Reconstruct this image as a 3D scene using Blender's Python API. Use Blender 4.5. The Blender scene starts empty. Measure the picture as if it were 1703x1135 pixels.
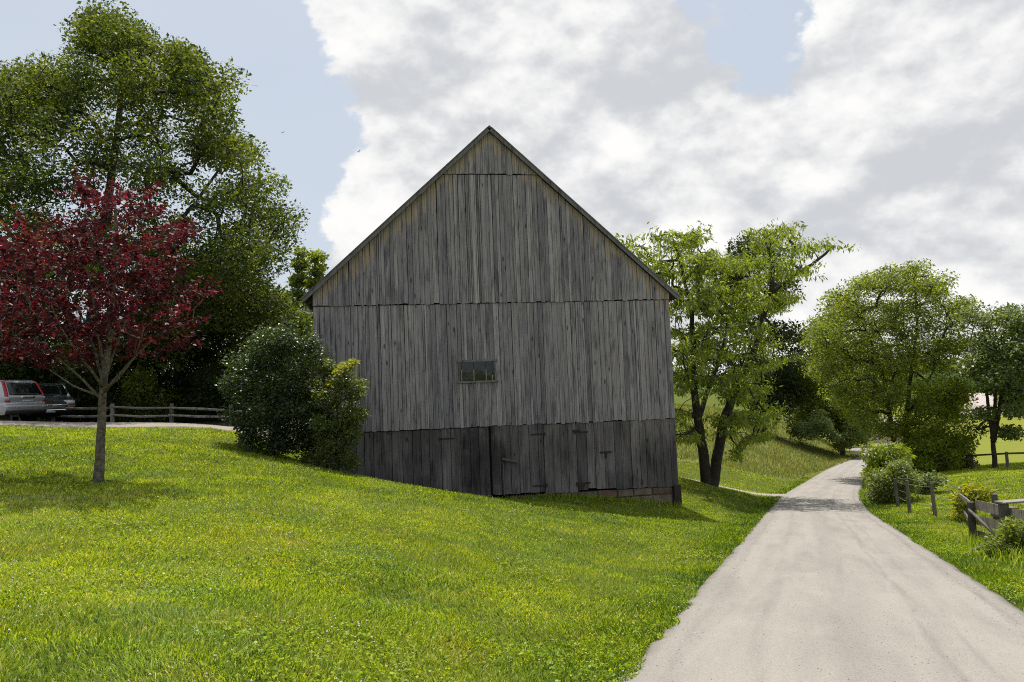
import bpy, bmesh, math, random
import numpy as np
from mathutils import Matrix, Vector

# ------------------------------------------------------------------ scene, camera, sky, sun, exposure
S = bpy.context.scene
COL = S.collection
rng = np.random.default_rng(11)
random.seed(5)

FPX = 1230.0
PITCH, ROLL = math.radians(3.84), math.radians(2.2)
CAM = np.array([0.0, 0.0, 1.73])
_f = np.array([0, math.cos(PITCH), math.sin(PITCH)])
_r0 = np.array([1.0, 0, 0]); _u0 = np.cross(_r0, _f)
_r = _r0 * math.cos(ROLL) - _u0 * math.sin(ROLL)
_u = _u0 * math.cos(ROLL) + _r0 * math.sin(ROLL)

def ray(px, py):
    d = _f + _r * (px - 851.5) / FPX - _u * (py - 567.5) / FPX
    return d

def at(px, py, Y):
    """surveyed point: bearing measured on the photograph, distance Y metres along the ground"""
    d = ray(px, py)
    return CAM + d * (Y / d[1])

cam = bpy.data.cameras.new('camera')
cam.sensor_width = 36.0
cam.lens = FPX / 1703.0 * 36.0
cam.clip_start = 0.1
cam.clip_end = 6000
camo = bpy.data.objects.new('camera', cam)
COL.objects.link(camo)
camo.matrix_world = Matrix(((_r[0], _u[0], -_f[0], CAM[0]), (_r[1], _u[1], -_f[1], CAM[1]),
                            (_r[2], _u[2], -_f[2], CAM[2]), (0, 0, 0, 1)))
S.camera = camo

SUN_EL = math.radians(70.5)
SUN_AZ = math.radians(-6.0)          # measured from +Y (straight ahead) towards +X
sun_dir = np.array([math.sin(SUN_AZ) * math.cos(SUN_EL), math.cos(SUN_AZ) * math.cos(SUN_EL), math.sin(SUN_EL)])
sl = bpy.data.lights.new('sun', 'SUN')
sl.energy = 4.8
sl.angle = math.radians(0.55)
sl.color = (1.0, 0.95, 0.87)
so = bpy.data.objects.new('sun', sl)
COL.objects.link(so)
so.rotation_euler = Vector(-sun_dir).to_track_quat('-Z', 'Y').to_euler()
so.location = (0, 0, 60)

S.view_settings.view_transform = 'Standard'
S.view_settings.look = 'None'
S.view_settings.exposure = 0.32
S.view_settings.gamma = 1.0
S.view_settings.use_curve_mapping = False
S.cycles.use_denoising = False
S.cycles.pixel_filter_type = 'BLACKMAN_HARRIS'
S.cycles.filter_width = 1.05
S.cycles.max_bounces = 6
S.cycles.diffuse_bounces = 3
S.cycles.glossy_bounces = 2
S.cycles.transmission_bounces = 4
S.cycles.transparent_max_bounces = 6
S.cycles.sample_clamp_indirect = 6.0


class NT:
    """tiny helper to write node trees"""
    def __init__(s, tree):
        s.t = tree; s.n = tree.nodes; s.l = tree.links
    def new(s, kind, ins=None, **props):
        nd = s.n.new(kind)
        for k, v in props.items():
            setattr(nd, k, v)
        for k, v in (ins or {}).items():
            s.put(nd.inputs[k], v)
        return nd
    def put(s, sock, v):
        if isinstance(v, bpy.types.NodeSocket):
            s.l.new(v, sock)
        else:
            if hasattr(sock, 'default_value'):
                if isinstance(v, (tuple, list)) and len(v) == 3 and sock.type == 'RGBA':
                    v = (*v, 1.0)
                sock.default_value = v
    def math(s, op, a, b=0.0, c=0.0, clamp=False):
        nd = s.new('ShaderNodeMath', {0: a, 1: b, 2: c}, operation=op)
        nd.use_clamp = clamp
        return nd.outputs[0]
    def vmath(s, op, a, b=None, scale=None):
        nd = s.new('ShaderNodeVectorMath', {0: a}, operation=op)
        if b is not None: s.put(nd.inputs[1], b)
        if scale is not None: s.put(nd.inputs['Scale'], scale)
        return nd.outputs['Value'] if op in ('DOT_PRODUCT', 'LENGTH', 'DISTANCE') else nd.outputs[0]
    def noise(s, vec, scale=5, detail=4, rough=0.5, dist=0.0):
        return s.new('ShaderNodeTexNoise', {'Vector': vec, 'Scale': scale, 'Detail': detail, 'Roughness': rough, 'Distortion': dist}).outputs['Fac']
    def rng(s, v, a, b, c=0.0, d=1.0, smooth=False):
        nd = s.new('ShaderNodeMapRange', {0: v, 1: a, 2: b, 3: c, 4: d}, interpolation_type='SMOOTHSTEP' if smooth else 'LINEAR')
        return nd.outputs[0]
    def mix(s, fac, a, b, blend='MIX'):
        nd = s.new('ShaderNodeMix', data_type='RGBA', blend_type=blend)
        s.put(nd.inputs[0], fac); s.put(nd.inputs[6], a); s.put(nd.inputs[7], b)
        return nd.outputs[2]
    def ramp(s, fac, stops):
        nd = s.new('ShaderNodeValToRGB', {'Fac': fac})
        e = nd.color_ramp.elements
        while len(e) < len(stops): e.new(0.5)
        for i, (p, c) in enumerate(stops):
            e[i].position = p; e[i].color = (*c, 1.0)
        return nd.outputs[0]


# ---- sky: Nishita daylight with broken cumulus
W = bpy.data.worlds.new('World'); S.world = W; W.use_nodes = True
t = NT(W.node_tree); t.n.clear()
sky = t.new('ShaderNodeTexSky', sky_type='NISHITA')
sky.sun_disc = False
sky.sun_elevation = SUN_EL
sky.sun_rotation = SUN_AZ
sky.air_density = 1.0; sky.dust_density = 3.5; sky.ozone_density = 1.0; sky.altitude = 300
dirv = t.new('ShaderNodeTexCoord').outputs['Generated']
dirn = t.vmath('NORMALIZE', dirv)
def fbm(vec, scale, detail=8, rough=0.56, dist=0.25):
    return t.noise(vec, scale, detail, rough, dist)
sq = t.vmath('MULTIPLY', dirn, (1.0, 1.0, 1.45))
sq = t.vmath('ADD', sq, (3.17, 1.4, 0.62))
def blob(px, py, k, w):
    c = ray(px, py); c = c / np.linalg.norm(c)
    d = t.vmath('DOT_PRODUCT', dirn, tuple(c))
    return t.math('MULTIPLY', t.math('EXPONENT', t.math('MULTIPLY', t.math('SUBTRACT', d, 1.0), k)), w)
BLOBS = [(640, 70, 110, .17), (800, 70, 70, .17), (960, 150, 90, .13), (1130, 120, 110, .14), (720, 280, 200, .22), (625, 330, 240, .22), (600, 380, 260, .16), (570, 60, 300, .06),
         (1480, 190, 90, .18), (1640, 130, 70, .17), (1250, 330, 50, .13), (960, 350, 160, .16), (1560, 330, 50, .12), (1400, 440, 45, .13),
         (1310, 50, 190, -.26), (1330, 140, 420, -.16), (280, 200, 26, -.28), (470, 120, 160, -.10), (560, 215, 600, -.16), (860, 270, 600, -.16), (930, 260, 700, -.10), (1180, 10, 300, -.10), (1030, 255, 900, -.10)]
cov = None
for b in BLOBS:
    o = blob(*b)
    cov = o if cov is None else t.math('ADD', cov, o)
n1 = fbm(sq, 6.5, 10, .60, .1)
val = t.math('ADD', n1, cov)
mask = t.rng(val, 0.495, 0.57, 0, 1, True)
# light from above: density here against density a little nearer the sun, for the big billows and the small ones
big = t.math('SUBTRACT', fbm(sq, 4.5, 3, .5, 0), fbm(t.vmath('ADD', sq, (0.0, 0.0, 0.07)), 4.5, 3, .5, 0))
fine = t.math('SUBTRACT', fbm(sq, 11.0, 7, .58, 0), fbm(t.vmath('ADD', sq, (0.0, 0.0, 0.022)), 11.0, 7, .58, 0))
thick = t.rng(val, 0.60, 0.90, 0.0, 1.0, True)
shade = t.math('ADD', t.math('MULTIPLY', big, 1.35), t.math('MULTIPLY', fine, .75))
shade = t.math('SUBTRACT', shade, t.math('MULTIPLY', thick, 0.06))
bright = t.rng(shade, -0.27, 0.15, 0.0, 1.0, True)
cloudcol = t.mix(bright, (0.50, 0.515, 0.54), (0.80, 0.795, 0.785))
skyc = t.mix(1.0, sky.outputs[0], (0.088, 0.088, 0.088), 'MULTIPLY')
veil = t.rng(fbm(sq, 1.6, 3), 0.25, 0.75, 0.66, 0.82)
skyc = t.mix(veil, skyc, (0.555, 0.61, 0.68))
tot = t.mix(mask, skyc, cloudcol)
bg = t.new('ShaderNodeBackground', {'Color': tot, 'Strength': 1.0})
wo = t.new('ShaderNodeOutputWorld', {'Surface': bg.outputs[0]})
W.cycles.sampling_method = 'MANUAL'
W.cycles.sample_map_resolution = 512


# ------------------------------------------------------------------ helpers
def new_mat(name):
    m = bpy.data.materials.new(name); m.use_nodes = True
    n = NT(m.node_tree); n.n.clear()
    out = n.new('ShaderNodeOutputMaterial')
    return m, n, out

def principled(name, color, rough=0.7, metal=0.0, spec=0.4, bump=None, var=0.15, scale=8.0):
    m, n, out = new_mat(name)
    co = n.new('ShaderNodeTexCoord').outputs['Object']
    nz = n.noise(co, scale, 6, 0.6)
    c = n.mix(n.rng(nz, 0.3, 0.7), tuple(x * (1 - var) for x in color), tuple(min(1, x * (1 + var)) for x in color))
    p = n.new('ShaderNodeBsdfPrincipled', {'Base Color': c, 'Roughness': rough, 'Metallic': metal, 'Specular IOR Level': spec})
    if bump:
        b = n.new('ShaderNodeBump', {'Height': n.noise(co, scale * 6, 4), 'Strength': bump, 'Distance': 0.02})
        n.l.new(b.outputs[0], p.inputs['Normal'])
    n.l.new(p.outputs[0], out.inputs[0])
    return m

def mesh_np(name, V, faces, mat, attrs=None, smooth=False, uv=None):
    """V (n,3); faces: list of (k, m) int arrays, one array per corner count"""
    me = bpy.data.meshes.new(name)
    V = np.asarray(V, dtype=np.float32)
    me.vertices.add(len(V)); me.vertices.foreach_set('co', V.ravel())
    loops = np.concatenate([np.asarray(f, dtype=np.int32).ravel() for f in faces])
    tot = np.concatenate([np.full(len(f), f.shape[1], dtype=np.int32) for f in faces])
    start = np.concatenate([[0], np.cumsum(tot)[:-1]]).astype(np.int32)
    me.loops.add(len(loops)); me.loops.foreach_set('vertex_index', loops)
    me.polygons.add(len(tot)); me.polygons.foreach_set('loop_start', start)
    if smooth:
        me.polygons.foreach_set('use_smooth', np.ones(len(tot), dtype=bool))
    for k, (typ, arr) in (attrs or {}).items():
        a = me.attributes.new(k, typ, 'POINT')
        a.data.foreach_set('value' if typ == 'FLOAT' else ('color' if 'COLOR' in typ else 'vector'), np.asarray(arr, dtype=np.float32).ravel())
    me.update(calc_edges=True)
    me.validate()
    if mat: me.materials.append(mat)
    return me

def link(name, me, parent=None):
    o = bpy.data.objects.new(name, me); COL.objects.link(o)
    if parent is not None: o.parent = parent
    return o

def tag(o, label=None, cat=None, group=None, kind=None):
    if label: o['label'] = label
    if cat: o['category'] = cat
    if group: o['group'] = group
    if kind: o['kind'] = kind
    return o

def empty(name, loc=(0, 0, 0), rz=0.0):
    o = bpy.data.objects.new(name, None); COL.objects.link(o)
    o.location = loc; o.rotation_euler = (0, 0, rz); o.empty_display_size = 0.3
    return o

class MB:
    """collects boxes / tubes into one mesh"""
    def __init__(s): s.v = []; s.q = []; s.n = 0
    def add(s, V, F):
        V = np.asarray(V, float); s.v.append(V)
        for f in F: s.q.append(tuple(i + s.n for i in f))
        s.n += len(V); return s
    def box(s, a, b, ch=0.0):
        (x0, y0, z0), (x1, y1, z1) = a, b
        if ch <= 0:
            V = [(x, y, z) for z in (z0, z1) for y in (y0, y1) for x in (x0, x1)]
            F = [(0, 2, 3, 1), (4, 5, 7, 6), (0, 1, 5, 4), (2, 6, 7, 3), (0, 4, 6, 2), (1, 3, 7, 5)]
            return s.add(V, F)
        # chamfered: octagonal section along z
        o = [(x0 + ch, y0), (x1 - ch, y0), (x1, y0 + ch), (x1, y1 - ch), (x1 - ch, y1), (x0 + ch, y1), (x0, y1 - ch), (x0, y0 + ch)]
        V = [(x, y, z0) for x, y in o] + [(x, y, z1) for x, y in o]
        F = [(i, (i + 1) % 8, 8 + (i + 1) % 8, 8 + i) for i in range(8)] + [tuple(range(7, -1, -1)), tuple(range(8, 16))]
        return s.add(V, F)
    def beam(s, p, q, w, h, up=(0, 0, 1), jit=0.0):
        """squared timber from p to q, w across, h along 'up'"""
        p = np.array(p, float); q = np.array(q, float); d = q - p; L = np.linalg.norm(d); d /= L
        a = np.cross(d, up); a /= np.linalg.norm(a); b = np.cross(a, d)
        V = []
        for c in (p, q):
            for sx, sz in ((-1, -1), (1, -1), (1, 1), (-1, 1)):
                V.append(c + a * sx * w / 2 + b * sz * h / 2 + (rng.normal(0, jit, 3) if jit else 0))
        return s.add(V, [(3, 2, 1, 0), (4, 5, 6, 7), (0, 1, 5, 4), (1, 2, 6, 5), (2, 3, 7, 6), (3, 0, 4, 7)])
    def tube(s, pts, rad, n=6, cap=True):
        pts = np.asarray(pts, float); m = len(pts)
        rad = np.broadcast_to(np.asarray(rad, float), (m,))
        V = []
        ref = np.array([0.31, 0.22, 0.92])
        for i in range(m):
            d = pts[min(i + 1, m - 1)] - pts[max(i - 1, 0)]; d /= (np.linalg.norm(d) + 1e-9)
            a = np.cross(d, ref if abs(d @ ref) < .95 else np.array([1., 0, 0])); a /= np.linalg.norm(a); b = np.cross(d, a)
            for k in range(n):
                t_ = 2 * math.pi * k / n
                V.append(pts[i] + rad[i] * (a * math.cos(t_) + b * math.sin(t_)))
        F = [(i * n + k, i * n + (k + 1) % n, (i + 1) * n + (k + 1) % n, (i + 1) * n + k) for i in range(m - 1) for k in range(n)]
        if cap:
            F += [tuple(range(n - 1, -1, -1)), tuple((m - 1) * n + k for k in range(n))]
        return s.add(V, F)
    def lathe(s, prof, axis_o, axis_d, n=16):
        o = np.array(axis_o, float); d = np.array(axis_d, float); d /= np.linalg.norm(d)
        a = np.cross(d, (0, 0, 1) if abs(d[2]) < .9 else (1, 0, 0)); a /= np.linalg.norm(a); b = np.cross(d, a)
        V = [o + d * h + r_ * (a * math.cos(2 * math.pi * k / n) + b * math.sin(2 * math.pi * k / n)) for r_, h in prof for k in range(n)]
        F = [(i * n + k, i * n + (k + 1) % n, (i + 1) * n + (k + 1) % n, (i + 1) * n + k) for i in range(len(prof) - 1) for k in range(n)]
        return s.add(V, F)
    def build(s, name, mat, parent=None, smooth=False):
        me = bpy.data.meshes.new(name)
        me.from_pydata(np.concatenate(s.v).tolist(), [], s.q)
        me.materials.append(mat)
        if smooth:
            me.polygons.foreach_set('use_smooth', np.ones(len(me.polygons), dtype=bool))
        me.update()
        return link(name, me, parent)

# ------------------------------------------------------------------ the lie of the land
ROAD_C = []          # centre line (x, y, z)
for y in (-30, -15, 0, 6, 14, 22, 30):
    ROAD_C.append((0.46 + 0.384 * y, y, 0.05 - 0.120 * y))
for px, py, Y, dz in ((1366, 824.6, 40, 0), (1382, 807.6, 50, 0), (1402, 789, 64, 0), (1418, 776, 80, 0), (1441, 757, 112, 0), (1456, 743, 150, 0)):
    p = at(px, py, Y); ROAD_C.append(tuple(p))
p = ROAD_C[-1]; ROAD_C.append((p[0] + 60, p[1] + 60, p[2] - 4)); ROAD_C.append((p[0] + 200, p[1] + 130, p[2] - 7))
ROAD_C = np.array(ROAD_C)
ROAD_HW = 1.93       # half width measured across x

def catmull(P, step):
    P = np.asarray(P, float); out = []
    for i in range(len(P) - 1):
        p0 = P[max(i - 1, 0)]; p1 = P[i]; p2 = P[i + 1]; p3 = P[min(i + 2, len(P) - 1)]
        n = max(2, int(np.linalg.norm(p2 - p1) / step))
        u_ = np.linspace(0, 1, n, endpoint=False)[:, None]
        out.append(0.5 * ((2 * p1) + (-p0 + p2) * u_ + (2 * p0 - 5 * p1 + 4 * p2 - p3) * u_ ** 2 + (-p0 + 3 * p1 - 3 * p2 + p3) * u_ ** 3))
    out.append(P[-1:]); return np.concatenate(out)

ROADK = catmull(ROAD_C, 9.0); ROADK_AL = np.concatenate([[0], np.cumsum(np.hypot(*np.diff(ROADK[:, :2], axis=0).T))])
def poly_dist(C, x, y):
    """distance to a polyline in plan and running length along it"""
    C = np.asarray(C)[:, :2]; best = np.full(len(x), 1e9); along = np.zeros(len(x)); acc = 0.0
    for a, b in zip(C[:-1], C[1:]):
        d = b - a; L = np.linalg.norm(d)
        tt = np.clip(((x - a[0]) * d[0] + (y - a[1]) * d[1]) / L ** 2, 0, 1)
        dist = np.hypot(x - a[0] - tt * d[0], y - a[1] - tt * d[1])
        m = dist < best; best[m] = dist[m]; along[m] = acc + tt[m] * L; acc += L
    return best, along

PATH_C = np.array([at(1345, 826, 39), at(1300, 826, 40), at(1250, 822, 41), at(1190, 812, 42.5), at(1130, 797, 44), at(1060, 783, 46), at(980, 775, 50)])
DRIVE_C = np.array([at(-260, 690, 30), at(-100, 700, 28.5), at(40, 705, 26.6), at(200, 708, 26.2), at(330, 711, 26.2), at(420, 712, 27), at(480, 708, 30), at(560, 703, 40)])

CT = [tuple(at(*a)) for a in (
    # lawn
    (0, 1135, 4.2), (250, 1135, 4.35), (500, 1135, 4.6), (800, 1135, 5.1), (0, 950, 7.1), (0, 800, 14), (163, 806, 14), (300, 820, 13), (-200, 760, 16),
    (250, 900, 9.2), (500, 900, 10.2), (700, 900, 11.7), (900, 950, 11.0), (1100, 950, 12.2), (1050, 1040, 8.2), (800, 1000, 8.2), (450, 1000, 6.8),
    (1180, 900, 17.0), (1230, 860, 26), (1000, 890, 16.5), (850, 860, 17.2),
    (0, 710, 24), (200, 714, 24.0), (390, 717, 24.2), (200, 704, 28.3), (40, 702.5, 28.5), (330, 706, 28.3), (390, 738, 22.4), (480, 762, 21.8), (592, 792, 22.3), (700, 815, 22.0), (820, 828, 21.6), (920, 841, 22), (1020, 853, 22.8),
    (1144, 858, 24), (1134, 843, 25.8), (1000, 831, 25.3), (900, 826, 25.0), (600, 807, 23.9), (700, 828, 24.2), (790, 838, 24.5),
    # around the drive and the fence on the left
    (120, 706, 27), (285, 707, 31), (120, 706, 32), (-200, 695, 30), (200, 700, 40), (400, 702, 36),
    # behind the barn and the walnut
    (1180, 806, 36), (1140, 800, 33), (1230, 818, 38), (1250, 840, 31),
    (1200, 775, 50), (1130, 766, 50), (1310, 797, 54), (1390, 769, 80), (1440, 751, 116),
    (1300, 745, 84), (1200, 735, 68), (1280, 700, 118), (1200, 700, 92), (1350, 722, 120), (1130, 730, 66), (1130, 700, 86),
    # right of the road
    (1490, 840, 33), (1513, 851, 28), (1555, 861, 26.5), (1600, 868, 23), (1620, 913, 19.3), (1703, 950, 13.5), (1690, 925, 16.3), (1580, 910, 19),
    (1600, 800, 40), (1655, 779, 50), (1540, 790, 50), (1703, 770, 55), (1703, 712, 130), (1620, 705, 210), (1703, 703, 260), (1560, 705, 160), (1703, 840, 27),
)]
for i, (x, y, z) in enumerate(np.concatenate([ROAD_C[:7], catmull(ROAD_C, 6.0)[12:]])):
    if y > 200: CT.append((x, y, z)); continue
    CT += [(x - 1.9, y, z), (x + 1.9, y, z)]
CT += [tuple(PATH_C[k]) for k in (2, 4, 6)]
CT += [(-6, 45, 0.4), (-2, 60, 0.0), (-10, 36, 0.6), (-30, 60, 3), (-60, 35, 3.5), (-60, 0, 2.5), (-25, 5, 1.2), (-12, 0, .6), (-30, -25, 2.5), (40, -25, 1.0), (20, -5, -.4), (30, 15, -3.0),
       (70, 20, -4.5), (120, 70, -7.5), (100, 0, -3), (200, 150, -12), (350, 300, -20), (200, 400, -20), (0, 120, -.5), (30, 170, -2.0), (0, 250, 1), (-120, 120, 8), (-150, 0, 5), (-200, 300, 14), (0, 450, 5), (400, 0, -14), (450, 500, -24), (-400, 0, 10), (-350, 500, 16), (0, -200, 6), (250, -150, -2), (-250, -200, 8)]
CT = np.array(CT)
def _phi(r2):
    return 0.5 * r2 * np.log(r2 + 1e-6)
def _tps(P, lam=0.4):
    n = len(P); X = P[:, :2] / 10.0
    K = _phi(((X[:, None] - X[None]) ** 2).sum(-1)) + lam * 0.05 * np.eye(n)
    A = np.zeros((n + 3, n + 3)); A[:n, :n] = K; A[:n, n] = 1; A[:n, n + 1:] = X; A[n, :n] = 1; A[n + 1:, :n] = X.T
    b = np.zeros(n + 3); b[:n] = P[:, 2]
    return X, np.linalg.solve(A, b)
_TX, _TW = _tps(CT)
def ground(x, y):
    x = np.atleast_1d(np.asarray(x, float)); y = np.atleast_1d(np.asarray(y, float))
    out = np.empty(len(x))
    for i in range(0, len(x), 40000):
        q = np.stack([x[i:i + 40000], y[i:i + 40000]], 1) / 10.0
        rr = np.hypot(q[:, 0], q[:, 1]); s_ = np.minimum(1.0, 45.0 / np.maximum(rr, 1e-6)); qc = q * s_[:, None]
        z = _phi(((qc[:, None] - _TX[None]) ** 2).sum(-1)) @ _TW[:-3] + _TW[-3] + qc @ _TW[-2:]
        out[i:i + 40000] = z
    m = (y > -32) & (y < 330) & (x < 300) & (np.abs(x - .46 - .40 * y) < 9 + .08 * np.abs(y))
    if m.any():                                       # the lane sits on an even grade
        d, al = poly_dist(ROADK, x[m], y[m])
        k = np.clip((3.9 - d) / 1.7, 0, 1); k = k * k * (3 - 2 * k)
        out[m] = out[m] * (1 - k) + np.interp(al, ROADK_AL, ROADK[:, 2]) * k
    return out
def gz(x, y): return float(ground([x], [y])[0])

def in_poly(P, x, y):
    P = np.asarray(P); ins = np.zeros(len(x), bool); n = len(P)
    for i in range(n):
        x0, y0 = P[i]; x1, y1 = P[(i + 1) % n]
        c = ((y0 > y) != (y1 > y)) & (x < (x1 - x0) * (y - y0) / (y1 - y0 + 1e-12) + x0)
        ins ^= c
    return ins
def vnoise(x, y, s, seed=0):
    """smooth value noise 0..1"""
    g = np.random.default_rng(seed).random((64, 64))
    u_ = x / s; v_ = y / s; i = np.floor(u_).astype(int); j = np.floor(v_).astype(int); fu = u_ - i; fv = v_ - j
    fu = fu * fu * (3 - 2 * fu); fv = fv * fv * (3 - 2 * fv)
    i0, j0, i1, j1 = i % 64, j % 64, (i + 1) % 64, (j + 1) % 64
    return (g[i0, j0] * (1 - fu) + g[i1, j0] * fu) * (1 - fv) + (g[i0, j1] * (1 - fu) + g[i1, j1] * fu) * fv

MEADOW = [tuple(at(*a)[:2]) for a in ((1128, 767, 50), (1200, 775, 50), (1310, 797, 54), (1390, 770, 80), (1440, 752, 114))] + [(54, 150), (20, 140), (-3, 90), (3, 56)]
PATHK = catmull(PATH_C, 3.0); DRIVEK = catmull(DRIVE_C, 3.0)
ROADF = catmull(ROAD_C, 0.5); PATHF = catmull(PATH_C, 0.5); DRIVEF = catmull(DRIVE_C, 0.5)

# ---- materials of the ground
def ground_mat():
    m, n, out = new_mat('turf_soil')
    co = n.new('ShaderNodeTexCoord').outputs['Object']
    tint = n.new('ShaderNodeAttribute', attribute_name='tint').outputs['Color']
    a = n.noise(co, 0.35, 5, .6); b = n.noise(co, 6.0, 6, .65)
    c = n.mix(n.rng(a, .35, .65, 0, .55), tint, n.mix(1.0, tint, (1.45, 1.1, .75), 'MULTIPLY'))
    c = n.mix(n.rng(b, .3, .7, 0, .55), c, n.mix(1.0, c, (.45, .5, .4), 'MULTIPLY'))
    bp = n.new('ShaderNodeBump', {'Height': n.noise(co, 14, 6, .7), 'Strength': 0.7, 'Distance': 0.06})
    p = n.new('ShaderNodeBsdfPrincipled', {'Base Color': c, 'Roughness': 0.95, 'Specular IOR Level': 0.1, 'Normal': bp.outputs[0]})
    n.l.new(p.outputs[0], out.inputs[0]); return m
M_SOIL = ground_mat()

# ---- the ground sheet
def axis(lo, hi, c, fine, growth):
    out = [c]; st = fine; v = c
    while v < hi:
        st = fine + max(0, (v - c) - 30) * growth if v - c > 30 else fine
        v += st; out.append(v)
    v = c; pre = []
    while v > lo:
        st = fine + max(0, (c - v) - 25) * growth if c - v > 25 else fine
        v -= st; pre.append(v)
    return np.array(pre[::-1] + out)
gx = axis(-2500, 2500, 2.0, 0.5, 0.06)
gy = axis(-600, 3500, 18.0, 0.5, 0.06)
GX, GY = np.meshgrid(gx, gy, indexing='ij')
fx, fy = GX.ravel(), GY.ravel()
fz = ground(fx, fy)
fz += (vnoise(fx, fy, 1.3, 3) - .5) * 0.05 + (vnoise(fx, fy, 4.7, 4) - .5) * 0.06
for C, w in ((ROADK, 2.6), (PATHK, 1.6), (DRIVEK, 2.6)):
    near = (np.abs(fx - 40) < 160) & (np.abs(fy - 60) < 150)
    d = np.full(len(fx), 99.0); d[near] = poly_dist(C, fx[near], fy[near])[0]
    fz -= np.clip((w - d) / 0.9, 0, 1) * 0.09
tint = np.tile(np.array([0.085, 0.112, 0.018]), (len(fx), 1))
md = in_poly(MEADOW, fx, fy); tint[md] = (0.140, 0.165, 0.045)
far = (fx > 14) & (fy > 40) & (fx > 0.35 * fy + 4) & ~md; tint[far] = (0.175, 0.205, 0.032)
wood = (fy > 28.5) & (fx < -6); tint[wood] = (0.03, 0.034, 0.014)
ni, nj = GX.shape
idx = np.arange(ni * nj).reshape(ni, nj)
Q = np.stack([idx[:-1, :-1], idx[1:, :-1], idx[1:, 1:], idx[:-1, 1:]], -1).reshape(-1, 4)
me = mesh_np('ground', np.stack([fx, fy, fz], 1), [Q], M_SOIL, {'tint': ('FLOAT_COLOR', np.concatenate([tint, np.ones((len(fx), 1))], 1))}, smooth=True)
tag(link('ground', me), 'rolling grassy ground under lawn, meadow and fields', None, kind='structure')

# ---- roads as sheets with UV-like attributes (across 0..1, metres along)
def road_mat(name, base, dark, edge, tracks):
    m, n, out = new_mat(name)
    co = n.new('ShaderNodeTexCoord').outputs['Object']
    ac = n.new('ShaderNodeAttribute', attribute_name='across').outputs['Fac']
    al = n.new('ShaderNodeAttribute', attribute_name='along').outputs['Fac']
    st = n.new('ShaderNodeCombineXYZ', {0: n.math('MULTIPLY', ac, 5.0), 1: n.math('MULTIPLY', al, 0.16), 2: 0.0}).outputs[0]
    a = n.noise(st, 1.7, 5, .6, .4); b = n.noise(co, 1.1, 6, .65); g = n.noise(co, 55, 3, .7); g2 = n.noise(co, 160, 2, .6)
    c = n.mix(n.rng(a, .42, .68, 0, .55), base, dark)
    c = n.mix(n.rng(b, .45, .75, 0, .45), c, tuple(x * 1.18 for x in base))
    if tracks:
        wob = n.math('MULTIPLY', n.math('SUBTRACT', n.noise(n.new('ShaderNodeCombineXYZ', {0: 0.0, 1: n.math('MULTIPLY', al, .22), 2: 3.0}).outputs[0], 1.0, 4, .6), .5), .10)
        acw = n.math('ADD', ac, wob)
        for x0, wd, amt in ((.5, .10, .30), (.04, .10, .35), (.96, .10, .35)):
            d = n.math('ABSOLUTE', n.math('SUBTRACT', acw, x0))
            c = n.mix(n.math('MULTIPLY', n.rng(d, 0, wd, amt, 0, True), n.rng(b, .3, .6, .4, 1)), c, dark)
        for x0, wd, amt in ((.27, .035, .3), (.44, .04, .25), (.66, .022, .6), (.735, .014, .35), (.90, .024, .8), (.10, .025, .4)):
            d = n.math('ABSOLUTE', n.math('SUBTRACT', acw, x0))
            k = n.math('MULTIPLY', n.rng(d, 0, wd, amt, 0, True), n.rng(n.noise(st, 5.0, 5, .7), .35, .6, 0, 1))
            c = n.mix(k, c, dark)
    e = n.math('MULTIPLY', n.math('ABSOLUTE', n.math('SUBTRACT', ac, .5)), 2.0)
    e = n.rng(n.math('ADD', e, n.math('MULTIPLY', n.math('SUBTRACT', n.noise(co, 2.5, 5, .7), .5), .22)), .88, 1.0, 0, .85, True)
    c = n.mix(e, c, edge)
    c = n.mix(n.rng(g, .35, .7, 0, .55), c, n.mix(1.0, c, (.48, .48, .48), 'MULTIPLY'))
    c = n.mix(n.rng(g2, .52, .72, 0, .6), c, tuple(min(.7, x * 1.5) for x in base))
    h = n.math('ADD', n.math('MULTIPLY', g, 1.0), n.math('MULTIPLY', g2, .6))
    bp = n.new('ShaderNodeBump', {'Height': h, 'Strength': .55, 'Distance': 0.012})
    p = n.new('ShaderNodeBsdfPrincipled', {'Base Color': c, 'Roughness': .93, 'Specular IOR Level': .15, 'Normal': bp.outputs[0]})
    n.l.new(p.outputs[0], out.inputs[0]); return m
M_ROAD = road_mat('chip_seal', (.300, .278, .250), (.180, .167, .151), (.140, .130, .117), True)
M_PATH = road_mat('gravel', (.30, .265, .225), (.20, .175, .145), (.16, .14, .11), False)

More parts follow.
